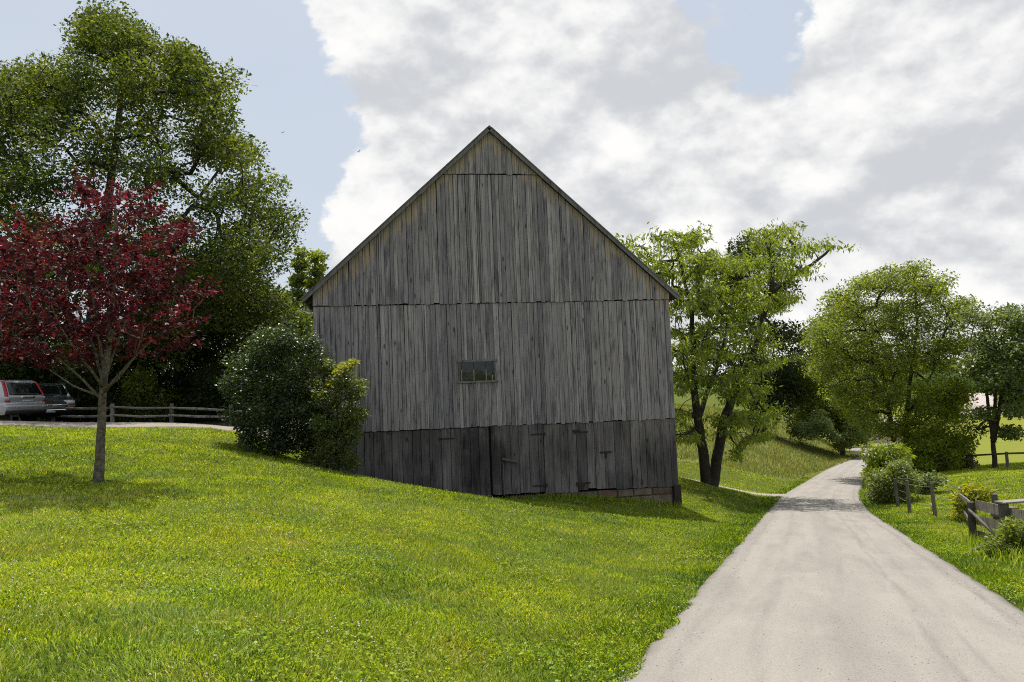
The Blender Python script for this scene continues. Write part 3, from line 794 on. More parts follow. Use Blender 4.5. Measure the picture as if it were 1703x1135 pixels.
def tree(name, label, cat, base, trunks, lobes, n_cl, per, leaf, mat, bark, cl_r, group=None, tr0=.2, droop=0.0, up=.7, flat=.65, shell=.6, aspect=.55, attach_from=.25, twig=.012, sag=.0, main=(0,), sub=.5, spray=None):
    """trunk(s) given as point lists, crown from overlapping masses; limbs grow from the trunk to every leaf clump"""
    root = empty(name, tuple(base)); tag(root, label, cat, group)
    base = np.array(base, float)
    vol = np.array([l[1] ** 2 * l[2] for l in lobes]); pr = vol ** .68 / np.sum(vol ** .68)
    li = rng.choice(len(lobes), n_cl, p=pr)
    d = rng.normal(0, 1, (n_cl, 3)); d /= np.linalg.norm(d, axis=1)[:, None]
    q = rng.random(n_cl) ** (1 / (2.2 + 2 * shell))
    Rr = np.array([[l[1], l[2], l[1]] for l in lobes]); Cc = np.array([l[0] for l in lobes])
    C = Cc[li] + d * q[:, None] * (Rr[li] - cl_r * .55).clip(.05)
    C[:, 2] = np.maximum(C[:, 2], base[2] + .25)
    # skeleton
    nodes = []; par = []; is_tr = []
    for tp in trunks:
        pts = catmull(np.array(tp, float), max(.25, tr0 * 1.3))
        for k, p_ in enumerate(pts):
            nodes.append(p_); par.append(-1 if k == 0 else len(nodes) - 2); is_tr.append(k / max(1, len(pts) - 1))
    nt = len(nodes)
    NP = np.zeros((nt + n_cl * 4, 3)); NP[:nt] = nodes; parent = np.full(len(NP), -1); parent[:nt] = par
    ok = np.zeros(len(NP), bool); ok[:nt] = np.array(is_tr) >= attach_from
    m = nt
    order = np.argsort([np.min(np.linalg.norm(NP[:nt][ok[:nt]] - c, axis=1)) for c in C])
    tips = np.zeros(n_cl, int)
    for k in order:
        c = C[k]; dv = c - NP[:m]; dist = np.linalg.norm(dv, axis=1)
        cost = dist * (1 + .7 * np.clip(-dv[:, 2] / (dist + .01), 0, 1)) + np.where(ok[:m], 0, 1e6)
        j = int(np.argmin(cost)); a = NP[j]
        steps = 3 if dist[j] > 1.2 * cl_r else 2
        for s_ in range(1, steps + 1):
            u_ = s_ / steps
            pnt = a + (c - a) * u_ + np.array([0, 0, .12 * dist[j] * math.sin(math.pi * u_)]) + (rng.normal(0, .05 * dist[j], 3) if s_ < steps else 0)
            NP[m] = pnt; parent[m] = j if s_ == 1 else m - 1; ok[m] = True; m += 1
        tips[k] = m - 1
    NP = NP[:m]; parent = parent[:m]
    cnt = np.zeros(m); cnt[tips] = 1
    for i in range(m - 1, -1, -1):
        if parent[i] >= 0: cnt[parent[i]] += cnt[i]
    R = twig * np.maximum(cnt, .6) ** .46
    mb = MB(); st = 0
    for ti, tp in enumerate(trunks):
        n_ = len(catmull(np.array(tp, float), max(.25, tr0 * 1.3))); rr_ = np.linspace(0, 1, n_)
        rad = np.maximum(tr0 * (1 if ti in main else sub) * (1 - .80 * rr_ ** .8), .011); rad[0] *= 1.28
        if n_ > 2: rad[1] *= 1.08
        wob = rng.normal(0, tr0 * .05, (n_, 3)); wob[0] = 0
        mb.tube(NP[st:st + n_] + wob, rad, 9); R[st:st + n_] = rad; st += n_
    # chains of limb segments
    lm = mb
    ch = [[] for _ in range(m)]
    for i in range(nt, m): ch[parent[i]].append(i)
    used = np.zeros(m, bool)
    for i in range(nt, m):
        if used[i]: continue
        chain = [parent[i], i]; used[i] = True; cur = i
        while ch[cur]:
            nx = max(ch[cur], key=lambda z: cnt[z])
            if used[nx]: break
            used[nx] = True; chain.append(nx); cur = nx
        rad = R[chain].copy(); rad[0] = min(rad[0], rad[1] * 1.25)
        lm.tube(NP[chain], rad, 5, False)
    lm.build('trunk', bark, root, True).location = tuple(-base)
    cr = cl_r * rng.uniform(.7, 1.35, n_cl)
    counts = np.maximum(6, (per * (cr / cl_r) ** 2)).astype(int)
    axs = None
    if spray is not None:
        axs = C - np.array([base[0], base[1], 0]); axs[:, 2] = 0; axs /= (np.linalg.norm(axs, axis=1)[:, None] + 1e-6)
        axs = axs + rng.normal(0, .45, axs.shape); axs[:, 2] = spray + rng.normal(0, .2, n_cl); axs /= np.linalg.norm(axs, axis=1)[:, None]
    V, Q, T = leaf_cloud(C + np.array([0, 0, -sag * cl_r]), cr, counts, leaf, aspect, up, droop, flat, axes=axs)
    V[:, 2] = np.maximum(V[:, 2], base[2] + .02)
    link('crown', mesh_np('crown', V - base, [Q], mat, {'rnd': ('FLOAT', T)}), root)
    return root

def copy_tree(o, loc, rz, label, scale=1.0):
    c = o.copy(); COL.objects.link(c); c.location = loc; c.rotation_euler = (0, 0, rz); c['label'] = label; c.scale = (scale,) * 3
    for k in o.children:
        d = k.copy(); COL.objects.link(d); d.parent = c
        d.matrix_parent_inverse = k.matrix_parent_inverse.copy()
    return c

def gp_(px, py, Y):
    p_ = at(px, py, Y); p_[2] = gz(p_[0], p_[1]); return p_

# big oak on the left
Y = 39.0
b = gp_(150, 700, Y)
tree('oak_tree', 'huge spreading green oak tree towering behind the parked cars', 'tree', b,
     [[b - (0, 0, .4), at(152, 600, Y), at(160, 480, Y), at(180, 330, Y), at(200, 180, Y), at(205, 80, Y)],
      [at(156, 560, Y), at(240, 440, Y - 1), at(330, 330, Y - 1), at(380, 260, Y)],
      [at(156, 580, Y), at(60, 450, Y - 1), at(-20, 330, Y - 1)]],
     lobes_px([(20, 135, 50), (70, 125, 50), (-50, 170, 70), (330, 110, 30), (185, 45, 42), (160, 60, 50), (225, 65, 34), (300, 100, 34), (270, 480, 90, -1), (430, 400, 60), (350, 470, 80, -1), (400, 470, 60, -1), (440, 520, 45), (185, 75, 60), (150, 130, 70), (240, 140, 70, -1), (90, 170, 70, -1), (20, 190, 75), (310, 150, 55), (360, 170, 45, -1), (340, 230, 70), (375, 130, 26), (395, 260, 40),
               (-60, 250, 90), (120, 260, 100, -2), (230, 260, 100, -2), (30, 320, 100, -2), (330, 320, 85, -2), (420, 330, 60), (455, 370, 50), (480, 360, 28), (-100, 380, 110), (250, 400, 110, -2),
               (380, 420, 75, -2), (440, 430, 45), (120, 420, 110, -3), (0, 470, 110, -2), (330, 520, 80, 1), (410, 520, 55, 1), (430, 590, 42, 1), (250, 560, 90, 3), (150, 590, 80, 4), (30, 590, 80, 4), (380, 630, 50, 3), (320, 640, 50, 4)], Y),
     900, 215, .17, L_OAK, M_BARK, 1.06, tr0=.48, attach_from=.3, twig=.022)

# purple-leaved tree on the lawn
Y = 14.0
b = gp_(163, 806, Y)
tree('purple_leaf_tree', 'small ornamental tree with dark red leaves standing on the lawn', 'tree', b,
     [[b - (0, 0, .15), at(168, 730, Y), at(171, 660, Y), at(182, 560, Y), at(190, 450, Y), at(192, 370, Y), at(190, 330, Y)],
      [at(170, 665, Y), at(138, 632, Y - .1), at(100, 600, Y - .2), at(40, 565, Y - .3)],
      [at(171, 655, Y), at(215, 605, Y - .2), at(262, 560, Y - .3), at(320, 535, Y - .3)],
      [at(172, 640, Y), at(150, 560, Y + .3), at(110, 480, Y + .4), at(70, 430, Y + .4)],
      [at(174, 630, Y), at(215, 520, Y + .3), at(262, 430, Y + .3), at(300, 385, Y + .3)],
      [at(172, 648, Y), at(196, 630, Y - .5), at(225, 590, Y - .9), at(240, 545, Y - 1.2)], [at(171, 645, Y), at(150, 615, Y - .5), at(110, 560, Y - .9), at(90, 520, Y - 1.1)], [at(174, 620, Y), at(160, 540, Y - .2), at(150, 470, Y - .3), at(130, 400, Y - .3)], [at(170, 660, Y), at(120, 640, Y + .6), at(60, 600, Y + 1.2)]],
     lobes_px([(185, 335, 38), (235, 345, 42), (285, 330, 26), (145, 325, 26), (210, 395, 60), (290, 395, 36), (140, 400, 52), (70, 400, 40), (30, 430, 48), (100, 450, 62), (180, 460, 66), (250, 455, 52),
               (20, 500, 55), (100, 520, 62), (190, 525, 66), (270, 515, 56), (325, 490, 34), (335, 530, 26), (60, 565, 50), (150, 570, 48), (230, 570, 44), (290, 560, 34), (-30, 460, 60), (-50, 540, 60), (0, 575, 45), (-90, 480, 60)], Y, .95, .7),
     400, 48, .070, L_RED, M_BARK_G, .22, spray=.4, tr0=.098, attach_from=.5, twig=.0042, flat=.5, aspect=.75, up=.7, sub=.32)

# shrubs against the barn
Y = 21.9
b = gp_(455, 752, Y)
tree('evergreen_shrub', 'large dark glossy evergreen shrub at the left corner of the barn', 'shrub', b,
     [[b, at(455, 700, Y), at(458, 620, Y)], [b, at(430, 700, Y), at(415, 620, Y)], [b, at(490, 700, Y), at(505, 620, Y)]],
     lobes_px([(412, 588, 26), (440, 578, 28), (470, 572, 26), (500, 580, 28), (525, 592, 22), (405, 620, 26), (440, 620, 40), (490, 620, 40), (402, 660, 24), (440, 670, 45), (495, 670, 45), (405, 700, 24), (440, 712, 40), (490, 718, 45), (415, 730, 26), (470, 745, 34), (525, 725, 30), (530, 690, 28), (520, 755, 26), (528, 650, 20),
               (448, 556, 10), (478, 553, 8), (386, 600, 8), (382, 640, 10), (384, 690, 10), (515, 570, 10), (430, 560, 9)], Y, .9, .7),
     330, 105, .080, L_SHRUB, M_STEM, .30, tr0=.05, attach_from=.2, twig=.008, flat=.9, shell=1.4)
Y = 21.2
b = gp_(562, 785, Y)
tree('leafy_shrub', 'lighter green shrub leaning against the barn boards with yellow shoots', 'shrub', b,
     [[b, at(560, 720, Y), at(565, 640, Y)], [b, at(580, 720, Y), at(596, 660, Y)]],
     lobes_px([(545, 610, 16), (566, 630, 22), (588, 650, 20), (545, 660, 28), (580, 685, 26), (600, 690, 12), (545, 710, 32), (578, 720, 24), (550, 755, 32), (580, 760, 20), (590, 775, 12), (530, 775, 26), (515, 768, 22), (500, 760, 18), (598, 640, 9), (576, 612, 10), (612, 688, 6), (620, 684, 3), (535, 640, 20)], Y, .9, .7),
     230, 80, .072, L_SHRUB2, M_STEM, .21, tr0=.035, attach_from=.2, twig=.006, flat=.9, shell=1.2)
b = at(585, 640, 20.9); g0 = gp_(570, 780, 20.9)
tree('vine_shoots', 'bright yellow vine shoots poking out of the lighter shrub', 'vine', g0,
     [[g0, at(565, 700, 20.9), at(572, 640, 20.9), at(588, 604, 20.9)]],
     lobes_px([(575, 610, 9), (588, 602, 6), (565, 620, 8), (598, 600, 3), (560, 655, 5), (550, 640, 5)], 20.9),
     22, 9, .10, L_YELLOW, M_STEM, .10, tr0=.012, attach_from=.6, twig=.004, aspect=.8)

# walnut with two trunks right of the barn
Y = 36.0
b = gp_(1180, 806, Y)
tree('walnut_tree', 'pale green walnut tree with two dark leaning trunks behind the barn corner', 'tree', b,
     [[b - (.1, 0, .3), at(1166, 730, Y), at(1156, 660, Y), at(1154, 590, Y), at(1150, 520, Y), at(1138, 470, Y), at(1128, 420, Y)],
      [b - (-.1, 0, .3), at(1203, 705, Y), at(1222, 655, Y), at(1252, 590, Y), at(1268, 530, Y), at(1285, 490, Y), at(1315, 462, Y), at(1350, 440, Y), at(1380, 415, Y)],
      [at(1284, 492, Y), at(1282, 440, Y), at(1272, 395, Y)],
      [at(1158, 690, Y), at(1135, 690, Y), at(1110, 675, Y)],
      [at(1160, 700, Y), at(1195, 600, Y + 1), at(1215, 520, Y + 1), at(1225, 450, Y + 1)]],
     lobes_px([(1050, 412, 22), (1062, 440, 30), (1075, 415, 30), (1110, 400, 30), (1150, 395, 26), (1095, 450, 42), (1150, 440, 42), (1120, 500, 40), (1180, 430, 30), (1165, 500, 45), (1215, 500, 45), (1225, 440, 32), (1270, 395, 30), (1300, 385, 24), (1320, 410, 24), (1355, 412, 22),
               (1385, 410, 16), (1285, 440, 40), (1330, 450, 22), (1250, 490, 42), (1200, 560, 55), (1145, 570, 50), (1250, 570, 45), (1290, 500, 26), (1130, 630, 34), (1180, 630, 55), (1235, 640, 45), (1260, 690, 30), (1215, 700, 40), (1130, 690, 22), (1150, 720, 22), (1255, 725, 20), (1275, 600, 26), (1225, 745, 14), (1125, 725, 18)], Y, .9),
     620, 58, .21, L_WALNUT, M_BARK, .48, main=(0, 1), spray=.12, tr0=.30, attach_from=.25, twig=.017, droop=.85, flat=.6, aspect=.30, sag=.1)

# trees behind the walnut and along the lane
def simple_tree(name, label, px, py, Y, lobes, n_cl, per, leaf, mat, cl_r, tr0=.22, group=None, bark=M_BARK, lean=0, **kw):
    b = gp_(px, py, Y)
    tops = sorted(lobes, key=lambda l: l[1])[0]
    mid = np.mean([l[0] for l in lobes])
    tr = [[b - (0, 0, .3), at(px + (mid - px) * .25, py - (py - tops[1]) * .35, Y), at(px + (mid - px) * .7, py - (py - tops[1]) * .65, Y), at(mid, tops[1] + 6, Y)]]
    return tree(name, label, 'tree', b, tr, lobes_px(lobes, Y), n_cl, per, leaf, mat, bark, cl_r, group, tr0, **kw)

GB = 'background trees'
t_dark = simple_tree('broadleaf_tree', 'dark green tree rising straight behind the pale walnut', 1270, 694, 104,
     [(1240, 420, 34), (1275, 430, 34), (1220, 470, 45), (1290, 480, 42), (1250, 540, 60), (1310, 560, 36), (1290, 620, 50), (1230, 620, 50), (1320, 640, 36), (1280, 660, 45), (1170, 600, 50)], 300, 80, .42, L_DARK, 1.6, .45, GB, twig=.045)
simple_tree('broadleaf_tree', 'shady tree on the bank where the lane disappears', 1400, 728, 106,
     [(1360, 560, 42), (1390, 520, 45), (1400, 590, 50), (1350, 620, 45), (1420, 640, 45), (1380, 660, 45), (1330, 650, 40), (1440, 690, 34), (1340, 690, 34), (1400, 710, 34), (1355, 705, 34), (1440, 715, 24), (1330, 720, 20), (1380, 700, 40), (1420, 680, 40)], 460, 85, .34, L_LOCUST, 1.4, .4, GB, twig=.042)
Y = 56.0; b = gp_(1505, 775, Y)
tree('locust_tree', 'wide rounded bright green locust tree with several slanting trunks by the lane', 'tree', b,
     [[b - (0, 0, .3), at(1508, 700, Y), at(1515, 620, Y), at(1525, 540, Y), at(1520, 460, Y)],
      [b - (.5, 0, .3), at(1480, 690, Y), at(1465, 610, Y), at(1440, 550, Y), at(1425, 510, Y)],
      [at(1508, 730, Y), at(1550, 690, Y), at(1590, 640, Y), at(1612, 570, Y), at(1625, 530, Y)],
      [at(1510, 690, Y), at(1560, 600, Y), at(1575, 530, Y)]],
     lobes_px([(1440, 480, 35), (1480, 470, 38), (1520, 465, 38), (1555, 480, 36), (1400, 510, 36), (1450, 530, 50), (1510, 530, 55), (1570, 530, 45), (1600, 510, 28), (1380, 560, 40), (1430, 590, 45), (1490, 600, 55), (1550, 590, 50), (1605, 570, 30), (1370, 615, 32), (1410, 650, 40),
               (1470, 660, 45), (1540, 660, 45), (1580, 680, 34), (1520, 720, 45), (1570, 730, 38), (1590, 650, 26), (1530, 775, 34), (1575, 770, 26), (1470, 710, 26), (1430, 690, 25)], Y, .85),
     760, 110, .165, L_LOCUST, M_BARK, .92, main=(0, 1), tr0=.26, attach_from=.3, twig=.024, flat=.5)
simple_tree('young_locust', 'young bright green tree filling the space under the big locust crown', 1560, 790, 52,
     [(1530, 650, 26), (1570, 640, 28), (1600, 660, 22), (1510, 690, 26), (1550, 690, 34), (1590, 700, 28), (1530, 730, 32), (1575, 740, 32), (1605, 730, 18), (1545, 770, 22), (1585, 768, 16)], 120, 62, .18, L_LIME, .62, .10, GB, twig=.012, flat=.6)
Y = 50.0; b = gp_(1655, 779, Y)
tree('field_tree', 'grey-green tree with forked dark trunk standing in the right-hand pasture', 'tree', b,
     [[b - (0, 0, .3), at(1650, 720, Y), at(1643, 670, Y), at(1638, 600, Y), at(1636, 540, Y)], [at(1652, 735, Y), at(1662, 680, Y), at(1672, 610, Y), at(1690, 540, Y)], [at(1652, 730, Y), at(1655, 660, Y), at(1656, 590, Y)]],
     lobes_px([(1620, 530, 30), (1650, 525, 30), (1690, 535, 36), (1640, 570, 34), (1680, 590, 42), (1720, 570, 45), (1620, 610, 28), (1660, 630, 34), (1700, 640, 40), (1740, 620, 50), (1635, 690, 12), (1690, 680, 24), (1680, 720, 14), (1625, 715, 12)], Y, .85),
     340, 75, .20, L_GREY, M_BARK, .75, main=(0, 1, 2), tr0=.18, attach_from=.35, twig=.02, flat=.55)
# the belt of trees far behind the lane and field
for px, py, Y, lab, mt, ls in (
    (1440, 735, 150, 'distant tree framing the end of the lane on the left', L_DARK, [(1420, 600, 36), (1450, 620, 36), (1440, 570, 30), (1430, 660, 34), (1400, 640, 34)]),
    (1335, 705, 132, 'dark tree at the top edge of the meadow', L_DARK, [(1330, 600, 34), (1300, 630, 36), (1350, 640, 36), (1320, 660, 34), (1370, 600, 30), (1280, 670, 30)]),
    (1560, 712, 190, 'low far tree behind the locust trunks', L_PALE, [(1550, 660, 24), (1575, 670, 22), (1530, 670, 22)]),
    (1690, 700, 230, 'small far tree beside the distant white building', L_GREY, [(1690, 640, 24), (1710, 650, 26), (1680, 660, 18)]),
    ):
    simple_tree('broadleaf_tree', lab, px, py, Y, ls, 110, 60, .0042 * Y, mt, .014 * Y, .3, GB, twig=.04)

# woods on the left, behind the oak and the drive
for px, py, Y, lab, mt, ls, nc in (
    (300, 690, 44, 'dark tree in the shade behind the split-rail fence', L_DARK, [(300, 480, 80), (240, 560, 80), (350, 570, 75), (290, 640, 70), (380, 640, 55), (200, 640, 60), (420, 620, 45)], 260),
    (60, 690, 42, 'dark tree close behind the parked cars', L_DARK, [(60, 480, 90), (0, 560, 90), (110, 580, 80), (40, 640, 70), (150, 640, 60), (-80, 560, 90), (-80, 650, 70)], 260),
    (430, 690, 52, 'light green young tree between the oak and the barn', L_MID, [(440, 540, 40), (480, 540, 40), (420, 590, 50), (500, 570, 40), (460, 620, 60), (400, 640, 45), (500, 640, 45), (450, 500, 26)], 230),
    (520, 690, 62, 'slim pointed tree rising just left of the barn eave', L_LOCUST, [(528, 428, 6), (527, 450, 10), (526, 475, 14), (524, 505, 20), (523, 545, 28), (520, 600, 36)], 240),
    (495, 690, 64, 'slim feathery tree beside the oak crown edge', L_PALE, [(501, 420, 5), (500, 440, 9), (498, 465, 13), (494, 495, 18), (488, 535, 28), (488, 600, 40)], 240),
    ):
    slim = lab.startswith('slim')
    simple_tree('broadleaf_tree', lab, px, py, Y, ls, nc, 34 if slim else 75, (.0048 if slim else .0062) * Y, mt, (.0095 if slim else .021) * Y, .26, 'woods on the left', twig=.02 if slim else .028)

# trees behind the viewer, mirrored in the barn window
copy_tree(t_dark, (-22, -48, gz(-22, -48)), 1.0, 'dark tree beyond the lawn, mirrored in the window')
copy_tree(t_dark, (-4, -55, gz(-4, -55)), 2.6, 'dark tree by the lane, mirrored in the window')

# undergrowth: shrubs standing singly
def shrub(name, label, px, py, Y, lobes, n_cl, per, leaf, mat, cl_r, group=None, **kw):
    b = gp_(px, py, Y)
    ys = [l[1] for l in lobes]
    trunks = [[b, at(px + (l[0] - px) * .5, (py + l[1]) / 2, Y), at(l[0], l[1], Y)] for l in sorted(lobes, key=lambda l: l[1])[:3]]
    return tree(name, label, 'shrub', b, trunks, lobes_px(lobes, Y, .9), n_cl, per, leaf, mat, M_STEM, cl_r, group, .02, attach_from=.15, twig=.006, flat=.85, shell=1.0, **kw)
GS = 'shrubs along the lane'
shrub('shrub', 'dark dense shrub at the roadside behind the wire fence posts', 1478, 838, 34, [(1465, 800, 22), (1490, 800, 24), (1475, 820, 24), (1500, 818, 20), (1450, 825, 14), (1515, 800, 14), (1495, 780, 16)], 130, 75, .11, L_PALE, .42, GS)
shrub('shrub', 'bright yellow-green sumac shrub leaning over the bend of the lane', 1480, 820, 38, [(1470, 755, 16), (1488, 752, 14), (1462, 775, 16), (1485, 770, 18), (1455, 790, 12), (1500, 760, 10), (1450, 752, 6)], 110, 45, .20, L_LIME, .45, GS, droop=.9, aspect=.35)
shrub('shrub', 'yellow leafy bush behind the old board fence', 1610, 858, 23, [(1612, 815, 12), (1600, 830, 13), (1625, 825, 12), (1640, 822, 8), (1610, 845, 13), (1582, 815, 4), (1595, 858, 10)], 80, 36, .11, L_YELLOW, .22, GS)
shrub('shrub', 'grey-green scrub on the verge between two fence posts', 1545, 812, 36, [(1548, 800, 12), (1535, 805, 12), (1560, 800, 9)], 40, 45, .13, L_GREY, .36, GS)
shrub('shrub', 'dark thicket under the locust crown', 1570, 795, 58, [(1520, 765, 26), (1555, 750, 32), (1592, 745, 26), (1540, 785, 24), (1580, 782, 24), (1500, 785, 16), (1600, 775, 16)], 190, 70, .20, L_MID, .8, GS)
shrub('shrub', 'tall weedy growth on the shaded bank by the lane', 1418, 756, 98, [(1410, 732, 14), (1432, 728, 12), (1395, 740, 10), (1420, 715, 12)], 80, 60, .26, L_PALE, .7, GS)
shrub('shrub', 'grey-leaved brush at the upper right corner of the meadow', 1352, 735, 96, [(1350, 715, 18), (1372, 712, 16), (1335, 712, 14), (1360, 695, 16), (1385, 725, 10)], 90, 60, .22, L_GREY, .6, GS)
shrub('shrub', 'dark thicket behind the brush on the bank', 1385, 730, 122, [(1380, 700, 22), (1410, 705, 20), (1350, 695, 22), (1320, 690, 18), (1430, 712, 14)], 110, 60, .36, L_DARK, 1.1, GS)
shrub('shrub', 'leafy weeds crowding the foot of the board fence', 1690, 945, 14.8, [(1690, 905, 28), (1665, 918, 20), (1720, 895, 36), (1648, 932, 12), (1700, 940, 26), (1685, 880, 14)], 170, 60, .080, L_LOCUST, .18, GS, aspect=.35)
for k, (px, py, Y, lab) in enumerate(((130, 690, 36, 'low bush behind the split-rail fence, nearest the cars'), (235, 690, 37, 'low bush behind the middle of the split-rail fence'), (345, 690, 37, 'low bush behind the right end of the split-rail fence'))):
    shrub('shrub', lab, px, py + 14, Y, [(px, 672, 34), (px - 40, 680, 30), (px + 40, 678, 30), (px, 640, 26)], 90, 60, .16, (L_DARK, L_LOCUST, L_DARK)[k], .6, 'shrubs behind the fence')

# ------------------------------------------------------------------ grass
G_MAT = leaf_mat('grass_blade', [(0, (.062, .112, .012)), (.35, (.215, .305, .020)), (.7, (.385, .440, .036)), (.9, (.42, .40, .10)), (1, (.60, .54, .28))], (1.7, 1.65, .5), .45, .02, .5, patches=((.72, .86, 1.9), (1.15, .92, 1.3)))
G_MEADOW = leaf_mat('meadow_blade', [(0, (.070, .100, .020)), (.4, (.145, .172, .038)), (.75, (.230, .230, .070)), (1, (.34, .30, .13))], (1.6, 1.5, .7), .40, .03, .5)
HALF = 1703 / 2 / FPX
def frustum_pts(y0, y1, dens, margin=4.0):
    """random plan points inside the view wedge (with a margin to each side), density falling with distance"""
    out = []
    edges = np.geomspace(max(y0, 1.0), y1, 26)
    for a, b_ in zip(edges[:-1], edges[1:]):
        w = (HALF + .05) * b_ + margin; n_ = int(dens((a + b_) / 2) * (2 * w) * (b_ - a))
        out.append(np.column_stack([rng.uniform(-w, w, n_), rng.uniform(a, b_, n_)]))
    q = np.concatenate(out)
    return q[(np.abs(q[:, 0]) < (HALF + .05) * q[:, 1] + 1.3) | (rng.random(len(q)) < .4)]      # thinner beyond the edges of the photograph
def barn_local(x, y):
    c, s_ = math.cos(BARN_YAW), math.sin(BARN_YAW); dx, dy = x - facade_o[0], y - facade_o[1]
    return dx * c + dy * s_, -dx * s_ + dy * c
def keep_lawn(x, y):
    dr = poly_dist(ROADK, x, y)[0]; dp = poly_dist(PATHK, x, y)[0]; dd = poly_dist(DRIVEK, x, y)[0]
    nz = vnoise(x, y, .35, 31)
    lx, ly = barn_local(x, y)
    k = (dr > 1.74 + .18 * nz) & (dp > .75 + .5 * nz) & (dd > 1.6 + .6 * nz) & ~((lx > -.05) & (lx < BW + .02) & (ly > .06) & (ly < BL))
    return k
def blades(P, length, width, lean, tone, mat, name, label, tri=None):
    n_ = len(P); x, y = P[:, 0], P[:, 1]; z = ground(x, y) + (vnoise(x, y, 1.3, 3) - .5) * .05 + (vnoise(x, y, 4.7, 4) - .5) * .06 - .012
    B = np.column_stack([x, y, z])
    a = rng.uniform(0, 2 * math.pi, n_); sd = np.column_stack([np.cos(a), np.sin(a), np.zeros(n_)])
    wa = 2 * math.pi * vnoise(x, y, 1.1, 40) * 1.5 + rng.normal(0, 1.1, n_)
    ld = np.column_stack([np.cos(wa), np.sin(wa), np.zeros(n_)])
    ln = np.abs(rng.normal(lean, .3, n_)).clip(.05, 1.4); up = np.array([0, 0, 1.0])
    mid = B + length[:, None] * (.55 * up * np.cos(ln * .5)[:, None] + .55 * ld * np.sin(ln * .5)[:, None])
    tip = mid + length[:, None] * (.45 * up * np.cos(ln * 1.3)[:, None] + .45 * ld * np.sin(ln * 1.3)[:, None])
    w = width[:, None] * .5
    if tri is None: tri = np.zeros(n_, bool)
    q = ~tri
    V1 = np.stack([B[q] - sd[q] * w[q], B[q] + sd[q] * w[q], mid[q] + sd[q] * w[q] * .8, mid[q] - sd[q] * w[q] * .8, tip[q]], 1).reshape(-1, 3)
    i1 = np.arange(q.sum())[:, None] * 5
    F4 = i1 + np.array([[0, 1, 2, 3]]); F3 = i1 + np.array([[3, 2, 4]])
    V2 = np.stack([B[tri] - sd[tri] * w[tri], B[tri] + sd[tri] * w[tri], tip[tri]], 1).reshape(-1, 3)
    F3b = len(V1) + np.arange(tri.sum())[:, None] * 3 + np.array([[0, 1, 2]])
    T = np.concatenate([np.repeat(tone[q], 5), np.repeat(tone[tri], 3)])
    me_ = mesh_np(name, np.concatenate([V1, V2]), [F4, np.concatenate([F3, F3b])], mat, {'rnd': ('FLOAT', T)})
    return tag(link(name, me_), label, 'grass', kind='stuff')
dens = lambda D: 4800 * min(1.0, (6.0 / D) ** 1.55) if D < 20 else 4800 * (6 / 20) ** 1.55 * (20 / D) ** 2.2
P = frustum_pts(2.6, 60, dens)
P = P[keep_lawn(P[:, 0], P[:, 1]) & ~in_poly(MEADOW, P[:, 0], P[:, 1])]
P = P[~((P[:, 1] > 29) & (P[:, 0] < -5))]
D = np.hypot(P[:, 0], P[:, 1])
patch = vnoise(P[:, 0], P[:, 1], 1.7, 50); patch2 = vnoise(P[:, 0], P[:, 1], .45, 51); patch3 = vnoise(P[:, 0], P[:, 1], 6.0, 52)
ln = (.030 + .046 * rng.random(len(P)) ** 2 + .028 * patch2) * (1 + np.clip(D - 10, 0, 30) * .012)
dr_ = poly_dist(ROADK, P[:, 0], P[:, 1])[0]
ln *= 1 + .7 * np.clip((2.5 - dr_) / .7, 0, 1) * rng.random(len(P))
wd = np.maximum(.0045 + .003 * rng.random(len(P)), D * .00135)
tn = (.12 + .30 * patch + .20 * patch3 + .30 * (patch2 - .5) + rng.normal(0, .25, len(P)) + .55 * (rng.random(len(P)) < .05) - .30 * np.clip((3.2 - dr_) / 1.2, 0, 1)).clip(0, .98)
blades(P, ln, wd, .85, tn, G_MAT, 'lawn_grass', 'mown green grass of the sloping lawn and verges', D > 9.5)

# uncut meadow on the bank
nm = 150000
mp = np.column_stack([rng.uniform(-3, 62, nm), rng.uniform(48, 140, nm)])
mp = mp[in_poly(MEADOW, mp[:, 0], mp[:, 1]) & (rng.random(len(mp)) < (60 / mp[:, 1]) ** 1.3)]
e_ = vnoise(mp[:, 0], mp[:, 1], 3.5, 60); e2 = vnoise(mp[:, 0], mp[:, 1], 1.2, 61)
blades(mp, .25 + .25 * e_ + .25 * rng.random(len(mp)), np.full(len(mp), .024) * (1 + e2) * (mp[:, 1] / 60), .7, (.12 + .55 * e2 * .6 + .3 * e_ + rng.normal(0, .2, len(mp))).clip(0, 1), G_MEADOW, 'meadow_grass', 'tall uncut tawny meadow grass on the bank beyond the barn')

# rough weeds and longer grass under the right-hand fence
n_ = 5200
w0 = at(1620, 915, 19.3); w1 = at(1703, 950, 13.0)
tt = rng.random(n_); wp = np.outer(1 - tt, w0[:2]) + np.outer(tt, w1[:2]) + np.column_stack([rng.normal(.75, .45, n_), rng.normal(0, .4, n_)])
blades(wp, .18 + .25 * rng.random(n_), np.full(n_, .018), .6, rng.normal(.4, .2, n_).clip(0, 1), G_MAT, 'rough_grass', 'long rough grass along the board fence')

n_ = 2600
lx = rng.uniform(0.5, BW, n_); ly = -np.abs(rng.normal(0, .16, n_)) - .06; c_, s_ = math.cos(BARN_YAW), math.sin(BARN_YAW)
bp_ = np.column_stack([facade_o[0] + lx * c_ - ly * s_, facade_o[1] + lx * s_ + ly * c_])
bp_ = bp_[vnoise(lx, ly * 0, .5, 77) > .35 * rng.random(n_) + .2]
blades(bp_, .10 + .20 * rng.random(len(bp_)) ** 2, np.full(len(bp_), .02), .5, rng.normal(.35, .2, len(bp_)).clip(0, 1), G_MAT, 'wall_grass', 'unmown grass fringe at the foot of the barn wall')

